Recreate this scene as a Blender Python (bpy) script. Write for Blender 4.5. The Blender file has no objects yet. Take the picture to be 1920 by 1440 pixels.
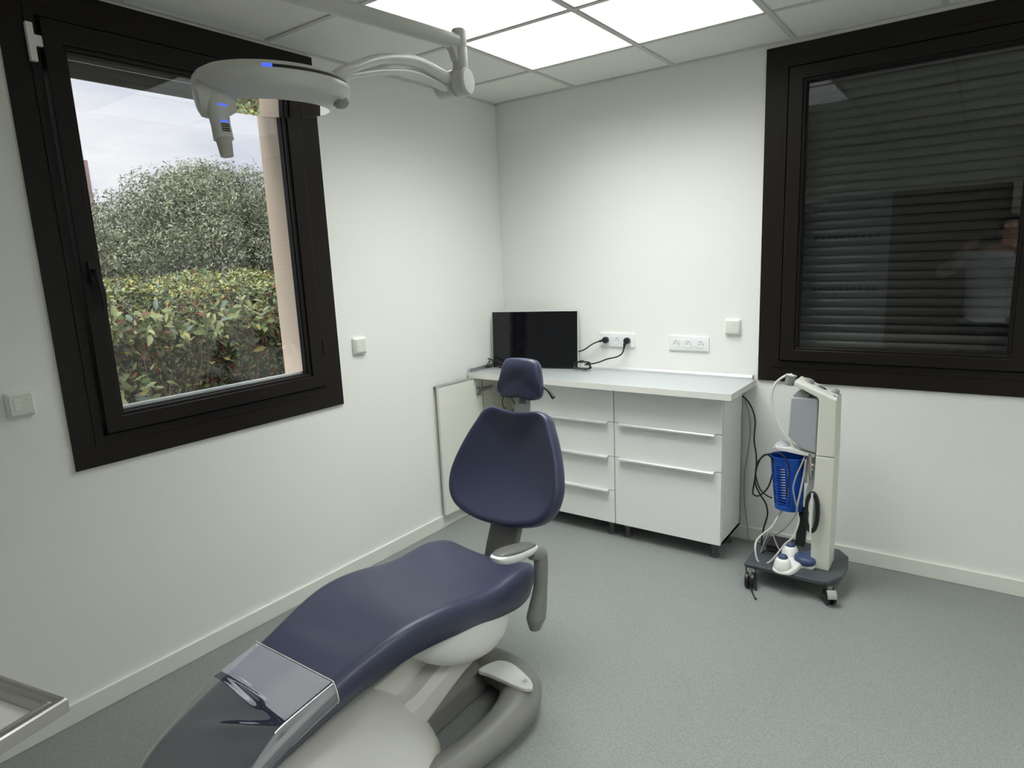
import bpy, bmesh, math, random
import numpy as np
from mathutils import Vector, Matrix
from math import sin, cos, pi, radians as R

random.seed(7)
rng = np.random.default_rng(11)
COL = bpy.context.scene.collection

# ---------------------------------------------------------------- camera numbers (fitted to the room)
FPX = 1215.6
YAW, PIT, ROL = -0.6289, -0.1881, -0.0445
CC = Vector((2.6033, -3.5259, 1.6032))
F_ = Vector((sin(YAW) * cos(PIT), cos(YAW) * cos(PIT), sin(PIT)))
R0 = Vector((cos(YAW), -sin(YAW), 0)); U0 = R0.cross(F_)
R_ = cos(ROL) * R0 + sin(ROL) * U0
U_ = -sin(ROL) * R0 + cos(ROL) * U0


def at(u, v, ax, val):
    """world point seen at photo pixel (u, v) that lies on the real plane axis=val (measured place of a thing)"""
    d = F_ + R_ * ((u - 960) / FPX) - U_ * ((v - 720) / FPX)
    t = (val - CC[ax]) / d[ax]
    return CC + d * t


# ---------------------------------------------------------------- materials
def mat(name, col, rough=0.5, metal=0.0, spec=0.5, bump=0.0, bscale=40, coat=0.0, var=0.0, emit=None, estr=0.0, trans=0.0, ior=1.45, sheen=0.0):
    m = bpy.data.materials.new(name); m.use_nodes = True
    nt = m.node_tree; b = nt.nodes['Principled BSDF']
    b.inputs['Base Color'].default_value = (*col, 1)
    b.inputs['Roughness'].default_value = rough
    b.inputs['Metallic'].default_value = metal
    b.inputs['Specular IOR Level'].default_value = spec
    b.inputs['Coat Weight'].default_value = coat
    b.inputs['Coat Roughness'].default_value = 0.1
    b.inputs['IOR'].default_value = ior
    b.inputs['Transmission Weight'].default_value = trans
    if sheen: b.inputs['Sheen Weight'].default_value = sheen
    tc = nt.nodes.new('ShaderNodeTexCoord')
    nz = nt.nodes.new('ShaderNodeTexNoise'); nz.inputs['Scale'].default_value = bscale; nz.inputs['Detail'].default_value = 6
    nt.links.new(tc.outputs['Object'], nz.inputs['Vector'])
    if bump:
        bp = nt.nodes.new('ShaderNodeBump'); bp.inputs['Strength'].default_value = bump; bp.inputs['Distance'].default_value = 0.002
        nt.links.new(nz.outputs['Fac'], bp.inputs['Height']); nt.links.new(bp.outputs['Normal'], b.inputs['Normal'])
    if var:
        mx = nt.nodes.new('ShaderNodeMixRGB'); mx.inputs[1].default_value = (*[c * (1 - var) for c in col], 1)
        mx.inputs[2].default_value = (*[min(1, c * (1 + var)) for c in col], 1)
        nt.links.new(nz.outputs['Fac'], mx.inputs[0]); nt.links.new(mx.outputs[0], b.inputs['Base Color'])
    if emit:
        b.inputs['Emission Color'].default_value = (*emit, 1); b.inputs['Emission Strength'].default_value = estr
    return m


def glass_mat(name, tint=(1, 1, 1), ior=1.5, rough=0.0, gloss=1.0):
    m = bpy.data.materials.new(name); m.use_nodes = True
    nt = m.node_tree; nt.nodes.clear()
    o = nt.nodes.new('ShaderNodeOutputMaterial'); mx = nt.nodes.new('ShaderNodeMixShader')
    t = nt.nodes.new('ShaderNodeBsdfTransparent'); t.inputs[0].default_value = (*tint, 1)
    g = nt.nodes.new('ShaderNodeBsdfGlossy'); g.inputs['Roughness'].default_value = rough
    g.inputs[0].default_value = (gloss, gloss, gloss, 1)
    # Schlick reflectance, the same for both faces of the sheet
    f0 = ((ior - 1) / (ior + 1)) ** 2
    ge = nt.nodes.new('ShaderNodeNewGeometry'); dt = nt.nodes.new('ShaderNodeVectorMath'); dt.operation = 'DOT_PRODUCT'
    nt.links.new(ge.outputs['Normal'], dt.inputs[0]); nt.links.new(ge.outputs['Incoming'], dt.inputs[1])
    def mth(op, a, b_):
        n = nt.nodes.new('ShaderNodeMath'); n.operation = op
        for k, q in enumerate((a, b_)):
            if q is None: continue
            if isinstance(q, (int, float)): n.inputs[k].default_value = q
            else: nt.links.new(q, n.inputs[k])
        return n.outputs[0]
    ab = mth('ABSOLUTE', dt.outputs['Value'], None)
    pw = mth('POWER', mth('SUBTRACT', 1.0, ab), 5.0)
    fr = mth('ADD', mth('MULTIPLY', pw, 1 - f0), f0)
    nt.links.new(fr, mx.inputs[0]); nt.links.new(t.outputs[0], mx.inputs[1]); nt.links.new(g.outputs[0], mx.inputs[2])
    nt.links.new(mx.outputs[0], o.inputs[0])
    return m


def floor_mat():
    m = mat('vinyl_floor', (0.3, 0.32, 0.31), 0.45, spec=0.4)
    nt = m.node_tree; b = nt.nodes['Principled BSDF']
    tc = nt.nodes.new('ShaderNodeTexCoord')
    a = nt.nodes.new('ShaderNodeTexNoise'); a.inputs['Scale'].default_value = 170; a.inputs['Detail'].default_value = 3
    v = nt.nodes.new('ShaderNodeTexVoronoi'); v.inputs['Scale'].default_value = 380
    n2 = nt.nodes.new('ShaderNodeTexNoise'); n2.inputs['Scale'].default_value = 2.0; n2.inputs['Detail'].default_value = 3
    for n in (a, v, n2): nt.links.new(tc.outputs['Object'], n.inputs['Vector'])
    r = nt.nodes.new('ShaderNodeValToRGB')
    r.color_ramp.elements[0].position = 0.32; r.color_ramp.elements[0].color = (0.19, 0.202, 0.198, 1)
    r.color_ramp.elements[1].position = 0.68; r.color_ramp.elements[1].color = (0.295, 0.31, 0.30, 1)
    mx = nt.nodes.new('ShaderNodeMath'); mx.operation = 'MULTIPLY_ADD'; mx.inputs[1].default_value = 0.35
    nt.links.new(v.outputs['Color'], mx.inputs[0])
    ma = nt.nodes.new('ShaderNodeMath'); ma.operation = 'MULTIPLY'; ma.inputs[1].default_value = 0.66
    nt.links.new(a.outputs['Fac'], ma.inputs[0]); nt.links.new(ma.outputs[0], mx.inputs[2])
    nt.links.new(mx.outputs[0], r.inputs[0])
    m3 = nt.nodes.new('ShaderNodeMixRGB'); m3.blend_type = 'MULTIPLY'; m3.inputs[0].default_value = 0.12
    nt.links.new(r.outputs[0], m3.inputs[1]); nt.links.new(n2.outputs['Fac'], m3.inputs[2])
    nt.links.new(m3.outputs[0], b.inputs['Base Color'])
    bp = nt.nodes.new('ShaderNodeBump'); bp.inputs['Strength'].default_value = 0.15; bp.inputs['Distance'].default_value = 0.001
    nt.links.new(v.outputs['Distance'], bp.inputs['Height']); nt.links.new(bp.outputs[0], b.inputs['Normal'])
    return m


M = dict(
    wall=mat('painted_wall', (0.855, 0.857, 0.82), 0.55, bump=0.05, bscale=120, spec=0.3),
    ceil=mat('ceiling_tile', (0.82, 0.82, 0.77), 0.9, bump=0.15, bscale=300),
    grid=mat('ceiling_grid', (0.60, 0.60, 0.57), 0.5),
    base=mat('baseboard_white', (0.78, 0.78, 0.72), 0.35),
    floor=floor_mat(),
    frame=mat('dark_brown_frame', (0.0125, 0.0095, 0.008), 0.36, bump=0.05, bscale=30, spec=0.3),
    gasket=mat('black_gasket', (0.006, 0.006, 0.006), 0.6),
    paneg=glass_mat('window_glass', (0.96, 0.975, 0.97), 1.6),
    pane2=glass_mat('window_glass_b', (0.9, 0.92, 0.92), 1.6),
    shutter=mat('shutter_slats', (0.040, 0.038, 0.036), 0.4),
    shut_lit=mat('shutter_lit', (0.10, 0.095, 0.085), 0.5),
    lowshade=mat('dark_shutter_box', (0.05, 0.043, 0.038), 0.6),
    plaster=mat('beige_plaster', (0.83, 0.70, 0.57), 0.9, bump=0.3, bscale=150),
    sill=mat('white_sill', (0.9, 0.9, 0.93), 0.4),
    white=mat('white_laminate', (0.86, 0.865, 0.845), 0.38, spec=0.4),
    carcass=mat('cabinet_inside', (0.77, 0.77, 0.70), 0.45),
    wtop=mat('worktop', (0.44, 0.465, 0.475), 0.3, var=0.03, bscale=20),
    wedge=mat('worktop_edge', (0.80, 0.795, 0.74), 0.4),
    alu=mat('brushed_aluminium', (0.55, 0.55, 0.55), 0.35, metal=0.9),
    legp=mat('cabinet_leg', (0.10, 0.10, 0.10), 0.5),
    plast=mat('switch_plastic', (0.80, 0.80, 0.76), 0.35),
    plastb=mat('switch_centre', (0.74, 0.74, 0.66), 0.4),
    sock=mat('socket_plastic', (0.82, 0.83, 0.83), 0.3),
    black=mat('black_plastic', (0.012, 0.012, 0.013), 0.4),
    hole=mat('dark_hole', (0.01, 0.01, 0.01), 0.9),
    screen=mat('screen_glass', (0.006, 0.006, 0.008), 0.06, spec=0.5),
    silver=mat('silver_bezel', (0.72, 0.73, 0.73), 0.35, metal=0.3),
    navy=mat('navy_upholstery', (0.040, 0.045, 0.086), 0.40, spec=0.55, bump=0.12, bscale=260, var=0.06),
    navyd=mat('navy_piping', (0.012, 0.015, 0.04), 0.45),
    shellm=mat('chair_shell', (0.80, 0.795, 0.75), 0.35),
    chw=mat('chair_white', (0.62, 0.615, 0.575), 0.35),
    chg=mat('chair_grey', (0.20, 0.198, 0.185), 0.42),
    chgd=mat('chair_dark_grey', (0.12, 0.12, 0.115), 0.45),
    chs=mat('chair_silver', (0.78, 0.78, 0.775), 0.3, metal=0.1),
    chrome=mat('chrome', (0.8, 0.8, 0.8), 0.12, metal=1.0),
    steel=mat('stainless_steel', (0.56, 0.54, 0.51), 0.28, metal=1.0, bump=0.04, bscale=60),
    steelm=mat('tray_mat', (0.86, 0.82, 0.81), 0.3, metal=0.0, var=0.05, bscale=5),
    lampw=mat('lamp_white', (0.62, 0.62, 0.585), 0.32),
    lampg=mat('lamp_grey', (0.33, 0.33, 0.32), 0.45),
    handle=mat('lamp_handle', (0.46, 0.45, 0.41), 0.45),
    mirror=mat('lamp_lens', (0.85, 0.85, 0.85), 0.02, metal=1.0),
    led=mat('blue_led', (0.02, 0.03, 0.4), 0.4, emit=(0.05, 0.1, 1.0), estr=1.6),
    cartw=mat('cart_cream', (0.68, 0.68, 0.60), 0.4),
    cartw2=mat('cart_panel', (0.70, 0.71, 0.66), 0.35),
    cartg=mat('cart_tank_grey', (0.36, 0.38, 0.40), 0.35),
    cartb=mat('cart_base_grey', (0.058, 0.068, 0.078), 0.35),
    knob=mat('knob_grey', (0.30, 0.30, 0.29), 0.4),
    hose=mat('white_hose', (0.72, 0.73, 0.67), 0.4),
    wireg=mat('grey_cable', (0.34, 0.34, 0.33), 0.5),
    wirel=mat('light_grey_cable', (0.55, 0.55, 0.53), 0.5),
    blue=mat('blue_plastic', (0.004, 0.085, 0.50), 0.25, trans=0.25),
    bluep=mat('pedal_blue', (0.05, 0.075, 0.16), 0.4),
    pedw=mat('pedal_white', (0.78, 0.78, 0.76), 0.3),
    door=mat('door_leaf', (0.42, 0.46, 0.47), 0.5),
    doord=mat('dark_door', (0.10, 0.075, 0.06), 0.6),
    doorsq=mat('door_squares', (0.08, 0.09, 0.09), 0.5),
    shirt=mat('white_shirt', (0.42, 0.43, 0.44), 0.9, bump=0.3, bscale=60),
    jeans=mat('dark_trousers', (0.02, 0.022, 0.03), 0.9),
    skin=mat('skin', (0.45, 0.25, 0.17), 0.55),
    hair=mat('brown_hair', (0.05, 0.03, 0.02), 0.8),
    bark=mat('bark', (0.26, 0.20, 0.15), 0.9, var=0.3, bscale=30),
    soil=mat('soil', (0.10, 0.09, 0.06), 1.0, var=0.4, bscale=3),
    pink=mat('pink_render', (0.62, 0.42, 0.42), 0.9),
)


def leafmat(name, col):
    m = mat(name, col, 0.5, spec=0.4, var=0.35, bscale=9)
    
    return m


# ---------------------------------------------------------------- object helpers
ORG = {}


def tag(o, label=None, cat=None, group=None, kind=None):
    if label: o['label'] = label
    if cat: o['category'] = cat
    if group: o['group'] = group
    if kind: o['kind'] = kind
    return o


def thing(name, loc, label=None, cat=None, group=None, kind=None):
    o = bpy.data.objects.new(name, None); COL.objects.link(o)
    o.empty_display_size = 0.05
    o.location = loc; ORG[o.name] = Vector(loc)
    return tag(o, label, cat, group, kind)


def put(name, bm_or_mesh, m, parent=None, smooth=True, auto=35, sub=0, solid=0, bev=0):
    if isinstance(bm_or_mesh, bmesh.types.BMesh):
        me = bpy.data.meshes.new(name); bm = bm_or_mesh
        bmesh.ops.recalc_face_normals(bm, faces=bm.faces)
        bm.to_mesh(me); bm.free()
    else:
        me = bm_or_mesh
    o = bpy.data.objects.new(name, me); COL.objects.link(o)
    mats = m if isinstance(m, (list, tuple)) else [m]
    for x in mats: me.materials.append(x)
    if parent is not None:
        org = ORG[parent.name]
        me.transform(Matrix.Translation(-org)); o.parent = parent; ORG[o.name] = org.copy()
    else:
        bb = [v.co for v in me.vertices]
        lo = Vector((min(v.x for v in bb), min(v.y for v in bb), min(v.z for v in bb)))
        hi = Vector((max(v.x for v in bb), max(v.y for v in bb), max(v.z for v in bb)))
        c = Vector(((lo.x + hi.x) / 2, (lo.y + hi.y) / 2, lo.z))
        me.transform(Matrix.Translation(-c)); o.location = c; ORG[o.name] = c
    if smooth:
        for p in me.polygons: p.use_smooth = True
        try: me.set_sharp_from_angle(angle=R(auto))
        except Exception: pass
    if bev:
        b = o.modifiers.new('bevel', 'BEVEL'); b.width = bev; b.segments = 2; b.limit_method = 'ANGLE'; b.angle_limit = R(40)
    if solid:
        s = o.modifiers.new('solid', 'SOLIDIFY'); s.thickness = solid
    if sub:
        s = o.modifiers.new('sub', 'SUBSURF'); s.levels = sub; s.render_levels = sub
    return o


def nb(): return bmesh.new()


def box(bm, a, b, mi=0):
    x0, x1 = sorted((a[0], b[0])); y0, y1 = sorted((a[1], b[1])); z0, z1 = sorted((a[2], b[2]))
    v = [bm.verts.new(p) for p in ((x0, y0, z0), (x1, y0, z0), (x1, y1, z0), (x0, y1, z0), (x0, y0, z1), (x1, y0, z1), (x1, y1, z1), (x0, y1, z1))]
    for f in ((0, 3, 2, 1), (4, 5, 6, 7), (0, 1, 5, 4), (1, 2, 6, 5), (2, 3, 7, 6), (3, 0, 4, 7)):
        fc = bm.faces.new([v[i] for i in f]); fc.material_index = mi
    return v


def B(a, b):
    bm = nb(); box(bm, a, b); return bm


def loft(bm, rings, closed=True, caps=True, mi=0):
    vs = [[bm.verts.new(p) for p in r] for r in rings]
    n = len(rings[0])
    for i in range(len(vs) - 1):
        for j in range(n if closed else n - 1):
            k = (j + 1) % n
            f = bm.faces.new((vs[i][j], vs[i][k], vs[i + 1][k], vs[i + 1][j])); f.material_index = mi
    if caps and closed:
        for r in (vs[0], vs[-1]):
            try: bm.faces.new(r).material_index = mi
            except ValueError: pass
    return vs


def spline(pts, n=8, closed=False):
    P = [Vector(p) for p in pts]; out = []
    N = len(P)
    for i in range(N if closed else N - 1):
        p1, p2 = P[i], P[(i + 1) % N]
        p0 = P[i - 1] if (i > 0 or closed) else p1 + (p1 - p2)
        p3 = P[(i + 2) % N] if (i + 2 < N or closed) else p2 + (p2 - p1)
        for k in range(n):
            t = k / n
            out.append(0.5 * ((2 * p1) + (p2 - p0) * t + (2 * p0 - 5 * p1 + 4 * p2 - p3) * t * t + (3 * p1 - p0 - 3 * p2 + p3) * t ** 3))
    if not closed: out.append(P[-1])
    return out


def tube(bm, pts, r, seg=10, smooth=True, n=8, closed=False, up=Vector((0, 0, 1)), prof=None, mi=0):
    """sweep a round (or given) section; r may be a number or a list per control point"""
    if smooth:
        P = spline(pts, n, closed)
        if isinstance(r, (list, tuple)):
            rr = []
            m = len(pts)
            for i in range(len(P)):
                t = i / n; a = int(min(t, m - 1)); b = min(a + 1, m - 1) if not closed else (a + 1) % m; f = t - a
                rr.append(r[a] * (1 - f) + r[b] * f)
        else: rr = [r] * len(P)
    else:
        P = [Vector(p) for p in pts]; rr = list(r) if isinstance(r, (list, tuple)) else [r] * len(P)
    rings = []; N = len(P); prev = None
    for i in range(N):
        if closed: t = P[(i + 1) % N] - P[i - 1]
        else: t = P[min(i + 1, N - 1)] - P[max(i - 1, 0)]
        if t.length < 1e-9: t = Vector((0, 0, 1))
        t.normalize()
        if prev is None:
            a = up.cross(t)
            if a.length < 1e-3: a = Vector((1, 0, 0)).cross(t)
            a.normalize()
        else:
            a = prev - t * prev.dot(t)
            if a.length < 1e-6: a = up.cross(t)
            a.normalize()
        b = t.cross(a); prev = a
        if prof: rings.append([P[i] + a * (px * rr[i]) + b * (py * rr[i]) for px, py in prof])
        else: rings.append([P[i] + (a * cos(2 * pi * k / seg) + b * sin(2 * pi * k / seg)) * rr[i] for k in range(seg)])
    if closed: rings.append(rings[0])
    vs = loft(bm, rings, caps=not closed, mi=mi)
    if closed: bmesh.ops.remove_doubles(bm, verts=bm.verts, dist=1e-6)
    return vs


def lathe(bm, prof, c, axis=Vector((0, 0, 1)), seg=32, xref=None, mi=0):
    """prof: (radius, height) along axis"""
    axis = Vector(axis).normalized()
    a = (Vector(xref) if xref is not None else (Vector((1, 0, 0)) if abs(axis.x) < 0.9 else Vector((0, 1, 0))))
    a = (a - axis * a.dot(axis)).normalized(); b = axis.cross(a); c = Vector(c)
    rings = [[c + axis * h + (a * cos(2 * pi * k / seg) + b * sin(2 * pi * k / seg)) * max(r, 1e-4) for k in range(seg)] for r, h in prof]
    loft(bm, rings, mi=mi)


def cyl(bm, p, q, r, seg=20, r2=None, mi=0):
    p, q = Vector(p), Vector(q); L = (q - p).length
    lathe(bm, [(r, 0), (r2 if r2 is not None else r, L)], p, q - p, seg, mi=mi)


def ball(bm, c, rx, ry=None, rz=None, seg=16, rings=10):
    ry = ry or rx; rz = rz or rx
    rs = []
    for i in range(rings + 1):
        th = -pi / 2 + pi * i / rings
        rs.append([Vector((c[0] + max(cos(th), 1e-3) * rx * cos(2 * pi * k / seg), c[1] + max(cos(th), 1e-3) * ry * sin(2 * pi * k / seg), c[2] + rz * sin(th))) for k in range(seg)])
    loft(bm, rs)


def prism(bm, poly, vec, mi=0):
    loft(bm, [[Vector(p) for p in poly], [Vector(p) + Vector(vec) for p in poly]], mi=mi)


def rrect(w, h, r, n=5):
    out = []
    for cx, cy, a0 in ((w / 2 - r, h / 2 - r, 0), (-w / 2 + r, h / 2 - r, 90), (-w / 2 + r, -h / 2 + r, 180), (w / 2 - r, -h / 2 + r, 270)):
        for k in range(n + 1):
            a = R(a0 + 90 * k / n); out.append((cx + r * cos(a), cy + r * sin(a)))
    return out


def pillow(bm, outline, org, ex, ey, prof):
    """outline: 2D closed list; prof: list of (inset scale, normal offset) from back to front centre"""
    ez = ex.cross(ey)
    n = len(outline); cx = sum(p[0] for p in outline) / n; cy = sum(p[1] for p in outline) / n
    rings = []
    for s, h in prof:
        rings.append([org + ex * (cx + (x - cx) * s) + ey * (cy + (y - cy) * s) + ez * (h(x, y, s) if callable(h) else h) for x, y in outline])
    loft(bm, rings)


# ================================================================= ROOM
H = 2.577; XR = 4.8; YR = -4.4; WT = 0.12
put('floor', B((-0.0, YR, -0.1), (XR, 0.0, 0)), M['floor'], smooth=False)['kind'] = 'structure'

W1 = dict(ya=-2.641, yb=-1.421, za=0.926, zb=2.562)
W2 = dict(xa=1.668, xb=2.89, za=0.922, zb=2.556)
# openings a little inside the casings
o1 = (W1['ya'] + 0.06, W1['yb'] - 0.06, W1['za'] + 0.06, W1['zb'] - 0.06)
o2 = (W2['xa'] + 0.06, W2['xb'] - 0.06, W2['za'] + 0.06, W2['zb'] - 0.06)
bm = nb()
box(bm, (-WT, YR - WT, -0.1), (0, o1[0], H + 0.15)); box(bm, (-WT, o1[1], -0.1), (0, WT, H + 0.15))
box(bm, (-WT, o1[0], -0.1), (0, o1[1], o1[2])); box(bm, (-WT, o1[0], o1[3]), (0, o1[1], H + 0.15))
put('wall_left', bm, M['wall'], smooth=False)['kind'] = 'structure'
bm = nb()
box(bm, (0, 0, -0.1), (o2[0], WT, H + 0.15)); box(bm, (o2[1], 0, -0.1), (XR + WT, WT, H + 0.15))
box(bm, (o2[0], 0, -0.1), (o2[1], WT, o2[2])); box(bm, (o2[0], 0, o2[3]), (o2[1], WT, H + 0.15))
put('wall_back', bm, M['wall'], smooth=False)['kind'] = 'structure'
put('wall_right', B((XR, YR - WT, -0.1), (XR + WT, 0, H + 0.15)), M['wall'], smooth=False)['kind'] = 'structure'
# rear wall with the sliding door opening
bm = nb()
box(bm, (0, YR - WT, -0.1), (0.93, YR, H + 0.15)); box(bm, (2.78, YR - WT, -0.1), (XR, YR, H + 0.15)); box(bm, (0.93, YR - WT, 2.13), (2.78, YR, H + 0.15))
put('wall_rear', bm, M['wall'], smooth=False)['kind'] = 'structure'
d = thing('door_1', (1.85, YR, 0), kind='structure')
put('door_leaf', B((0.93, YR - 0.06, 0), (1.78, YR - 0.02, 2.13)), M['door'], d, smooth=False)
bm = nb()
for z in (1.70, 1.14):
    for k in range(10):
        x = 1.05 + k * 0.066; box(bm, (x, YR - 0.021, z - 0.022), (x + 0.044, YR - 0.017, z + 0.022))
put('square_pattern', bm, M['doorsq'], d, smooth=False)
put('door_leaf', B((1.78, YR - 0.1, 0), (2.78, YR - 0.062, 2.13)), M['doord'], d, smooth=False)
bm = nb(); box(bm, (0.86, YR - 0.002, 2.13), (2.85, YR + 0.018, 2.27)); box(bm, (2.78, YR - 0.002, 0), (2.85, YR + 0.018, 2.13)); box(bm, (0.86, YR - 0.002, 0), (0.93, YR + 0.018, 2.13))
put('door_frame', bm, M['base'], d, smooth=False)

# baseboards
def baseboard(name, a, b):
    bm = nb(); box(bm, a, b); o = put(name, bm, M['base'], smooth=False, bev=0.003); o['kind'] = 'structure'
baseboard('baseboard_left', (0.0, YR, 0), (0.013, 0, 0.078))
baseboard('baseboard_back', (0.013, -0.013, 0), (XR, 0, 0.078))
baseboard('baseboard_right', (XR - 0.013, YR, 0), (XR, -0.013, 0.078))

# ceiling with its tile grid: light panels sit in four cells, added unseen ones farther right
GX, GY, G = 0.592, 0.458, 0.6
xs = [0] + [GX + G * k for k in range(7)] + [XR]
ys = [0, -GY, -GY - G, -GY - 2 * G, -GY - 3 * G, -GY - 4 * G, -GY - 5 * G, -GY - 6 * G, YR]
ys = [y for y in ys if y >= YR]
bm = nb()
for i in range(len(xs) - 1):
    for j in range(len(ys) - 1):
        if (i in (1, 2) and j in (1, 2)) or (i in (5, 6) and j in (3, 4, 5)): continue
        box(bm, (xs[i], ys[j + 1], H + 0.004), (xs[i + 1], ys[j], H + 0.02))
box(bm, (0, YR, H + 0.13), (XR, 0, H + 0.15))
ceil = put('ceiling', bm, M['ceil'], smooth=False); ceil['kind'] = 'structure'
bm = nb(); w = 0.0115
for x in xs[1:-1]: box(bm, (x - w, YR, H - 0.002), (x + w, 0, H + 0.012))
for y in ys[1:-1]: box(bm, (0, y - w, H - 0.0015), (XR, y + w, H + 0.012))
box(bm, (0, YR, H - 0.003), (0.022, 0, H + 0.012)); box(bm, (0, -0.022, H - 0.003), (XR, 0, H + 0.012))
put('ceiling_grid', bm, M['grid'], ceil, smooth=False)

LED_POWER = 17.8
em = bpy.data.materials.new('led_diffuser'); em.use_nodes = True
nt = em.node_tree; b = nt.nodes['Principled BSDF']
b.inputs['Base Color'].default_value = (0.9, 0.9, 0.9, 1); b.inputs['Emission Color'].default_value = (0.97, 1.0, 0.975, 1); b.inputs['Emission Strength'].default_value = 13.0
ge = nt.nodes.new('ShaderNodeNewGeometry'); dt = nt.nodes.new('ShaderNodeVectorMath'); dt.operation = 'DOT_PRODUCT'
nt.links.new(ge.outputs['Normal'], dt.inputs[0]); nt.links.new(ge.outputs['Incoming'], dt.inputs[1])
mxm = nt.nodes.new('ShaderNodeMath'); mxm.operation = 'MAXIMUM'; mxm.inputs[1].default_value = 0.0; nt.links.new(dt.outputs['Value'], mxm.inputs[0])
pw = nt.nodes.new('ShaderNodeMath'); pw.operation = 'POWER'; pw.inputs[1].default_value = 2.3; nt.links.new(mxm.outputs[0], pw.inputs[0])
ml = nt.nodes.new('ShaderNodeMath'); ml.operation = 'MULTIPLY'; ml.inputs[1].default_value = LED_POWER; nt.links.new(pw.outputs[0], ml.inputs[0])
nt.links.new(ml.outputs[0], b.inputs['Emission Strength'])   # microprismatic panel: throws its light mainly downwards
names = {(1, 1): 'square LED ceiling panel nearest the corner, its whole outline in view', (2, 1): 'square LED ceiling panel to the right, nearest the shuttered window',
         (1, 2): 'square LED ceiling panel partly hidden behind the lamp arm', (2, 2): 'square LED ceiling panel cut by the top of the frame between two others'}
for c_ in ((5, 3), (6, 3), (5, 4), (6, 4), (5, 5), (6, 5)): names[c_] = 'unseen square LED ceiling panel, added over the right side to brighten the room'  # added panels out of view, they brighten the room
for (i, j), lb in names.items():
    x0, x1, y0, y1 = xs[i], xs[i + 1], ys[j + 1], ys[j]
    t = thing('ceiling_light', ((x0 + x1) / 2, (y0 + y1) / 2, H), lb, 'ceiling light', 'LED panels in the ceiling' if i < 4 else 'unseen LED panels added for more light')
    put('diffuser', B((x0 + 0.014, y0 + 0.014, H + 0.002), (x1 - 0.014, y1 - 0.014, H + 0.008)), em, t, smooth=False)
    bm = nb()
    for a, c in (((x0 + .012, y0 + .012), (x1 - .012, y0 + .017)), ((x0 + .012, y1 - .017), (x1 - .012, y1 - .012)), ((x0 + .012, y0 + .012), (x0 + .017, y1 - .012)), ((x1 - .017, y0 + .012), (x1 - .012, y1 - .012))):
        box(bm, (*a, H + 0.001), (*c, H + 0.03))
    put('panel_frame', bm, M['grid'], t, smooth=False)


# ---------------------------------------------------------------- windows
def frame_bar(bm, pts_in, pts_out, h0, h1, fn):
    """mitred rectangular ring: pts (a0,a1,z0,z1) inner & outer, depth h0..h1 ; fn maps (a,z,h)->xyz"""
    def ring(p, h): return [fn(p[0], p[2], h), fn(p[1], p[2], h), fn(p[1], p[3], h), fn(p[0], p[3], h)]
    O0, O1, I0, I1 = ring(pts_out, h0), ring(pts_out, h1), ring(pts_in, h0), ring(pts_in, h1)
    loops = [[bm.verts.new(p) for p in l] for l in (O0, O1, I1, I0)]
    for q in range(4):
        A, Bq = loops[q], loops[(q + 1) % 4]
        for k in range(4):
            m = (k + 1) % 4
            bm.faces.new((A[k], A[m], Bq[m], Bq[k]))


def window(name, fn, out, glass, loc, pane, handle=False):
    """out/glass: (a0,a1,z0,z1); fn(a,z,h): h = how far into the room"""
    t = thing(name, loc, kind='structure')
    s = (out[0] + 0.105, out[1] - 0.105, out[2] + 0.108, out[3] - 0.1)      # casing inner edge
    bm = nb(); frame_bar(bm, (out[0] + 0.09, out[1] - 0.09, out[2] + 0.09, out[3] - 0.088), out, -0.02, 0.012, fn)
    frame_bar(bm, s, (out[0] + 0.075, out[1] - 0.075, out[2] + 0.075, out[3] - 0.072), -0.055, 0.016, fn)
    # joint lines at the mitred corners
    for (a, z, sa, sz) in ((out[0], out[2], 1, 1), (out[1], out[2], -1, 1), (out[0], out[3], 1, -1), (out[1], out[3], -1, -1)):
        p = [fn(a + sa * .004, z + sz * .0055, 0.0125), fn(a + sa * .0055, z + sz * .004, 0.0125), fn(a + sa * .073, z + sz * .0715, 0.0125), fn(a + sa * .0715, z + sz * .073, 0.0125)]
        q = [fn(a + sa * .004, z + sz * .0055, 0.0115), fn(a + sa * .0055, z + sz * .004, 0.0115), fn(a + sa * .073, z + sz * .0715, 0.0115), fn(a + sa * .0715, z + sz * .073, 0.0115)]
        loft(bm, [p, q])
    put('casing', bm, M['frame'], t, smooth=False, bev=0.002)
    so = (s[0] + 0.008, s[1] - 0.008, s[2] + 0.008, s[3] - 0.008)
    bm = nb(); frame_bar(bm, (glass[0] - .012, glass[1] + .012, glass[2] - .012, glass[3] + .012), so, -0.03, 0.034, fn)
    frame_bar(bm, glass, (glass[0] - .014, glass[1] + .014, glass[2] - .014, glass[3] + .014), -0.03, 0.024, fn)
    put('sash', bm, M['frame'], t, smooth=False, bev=0.003)
    bm = nb(); e = 0.004
    frame_bar(bm, (glass[0] + e, glass[1] - e, glass[2] + e, glass[3] - e), (glass[0] - .001, glass[1] + .001, glass[2] - .001, glass[3] + .001), -0.02, 0.006, fn)
    put('gasket', bm, M['gasket'], t, smooth=False)
    bm = nb()
    a = fn(glass[0] - .002, glass[2] - .002, -0.012); c = fn(glass[1] + .002, glass[3] + .002, -0.004); box(bm, a, c)
    put('glass_pane', bm, pane, t, smooth=False)
    return t, so


fn1 = lambda a, z, h: (h, a, z)
fn2 = lambda a, z, h: (a, -h, z)
w1, so1 = window('window_1', fn1, (W1['ya'], W1['yb'], W1['za'], W1['zb']), (-2.458, -1.617, 1.112, 2.372), (0, -2.03, W1['za']), M['paneg'])
w2, so2 = window('window_2', fn2, (W2['xa'], W2['xb'], W2['za'], W2['zb']), (1.858, 2.716, 1.105, 2.376), (2.28, 0, W2['za']), M['pane2'])
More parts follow.
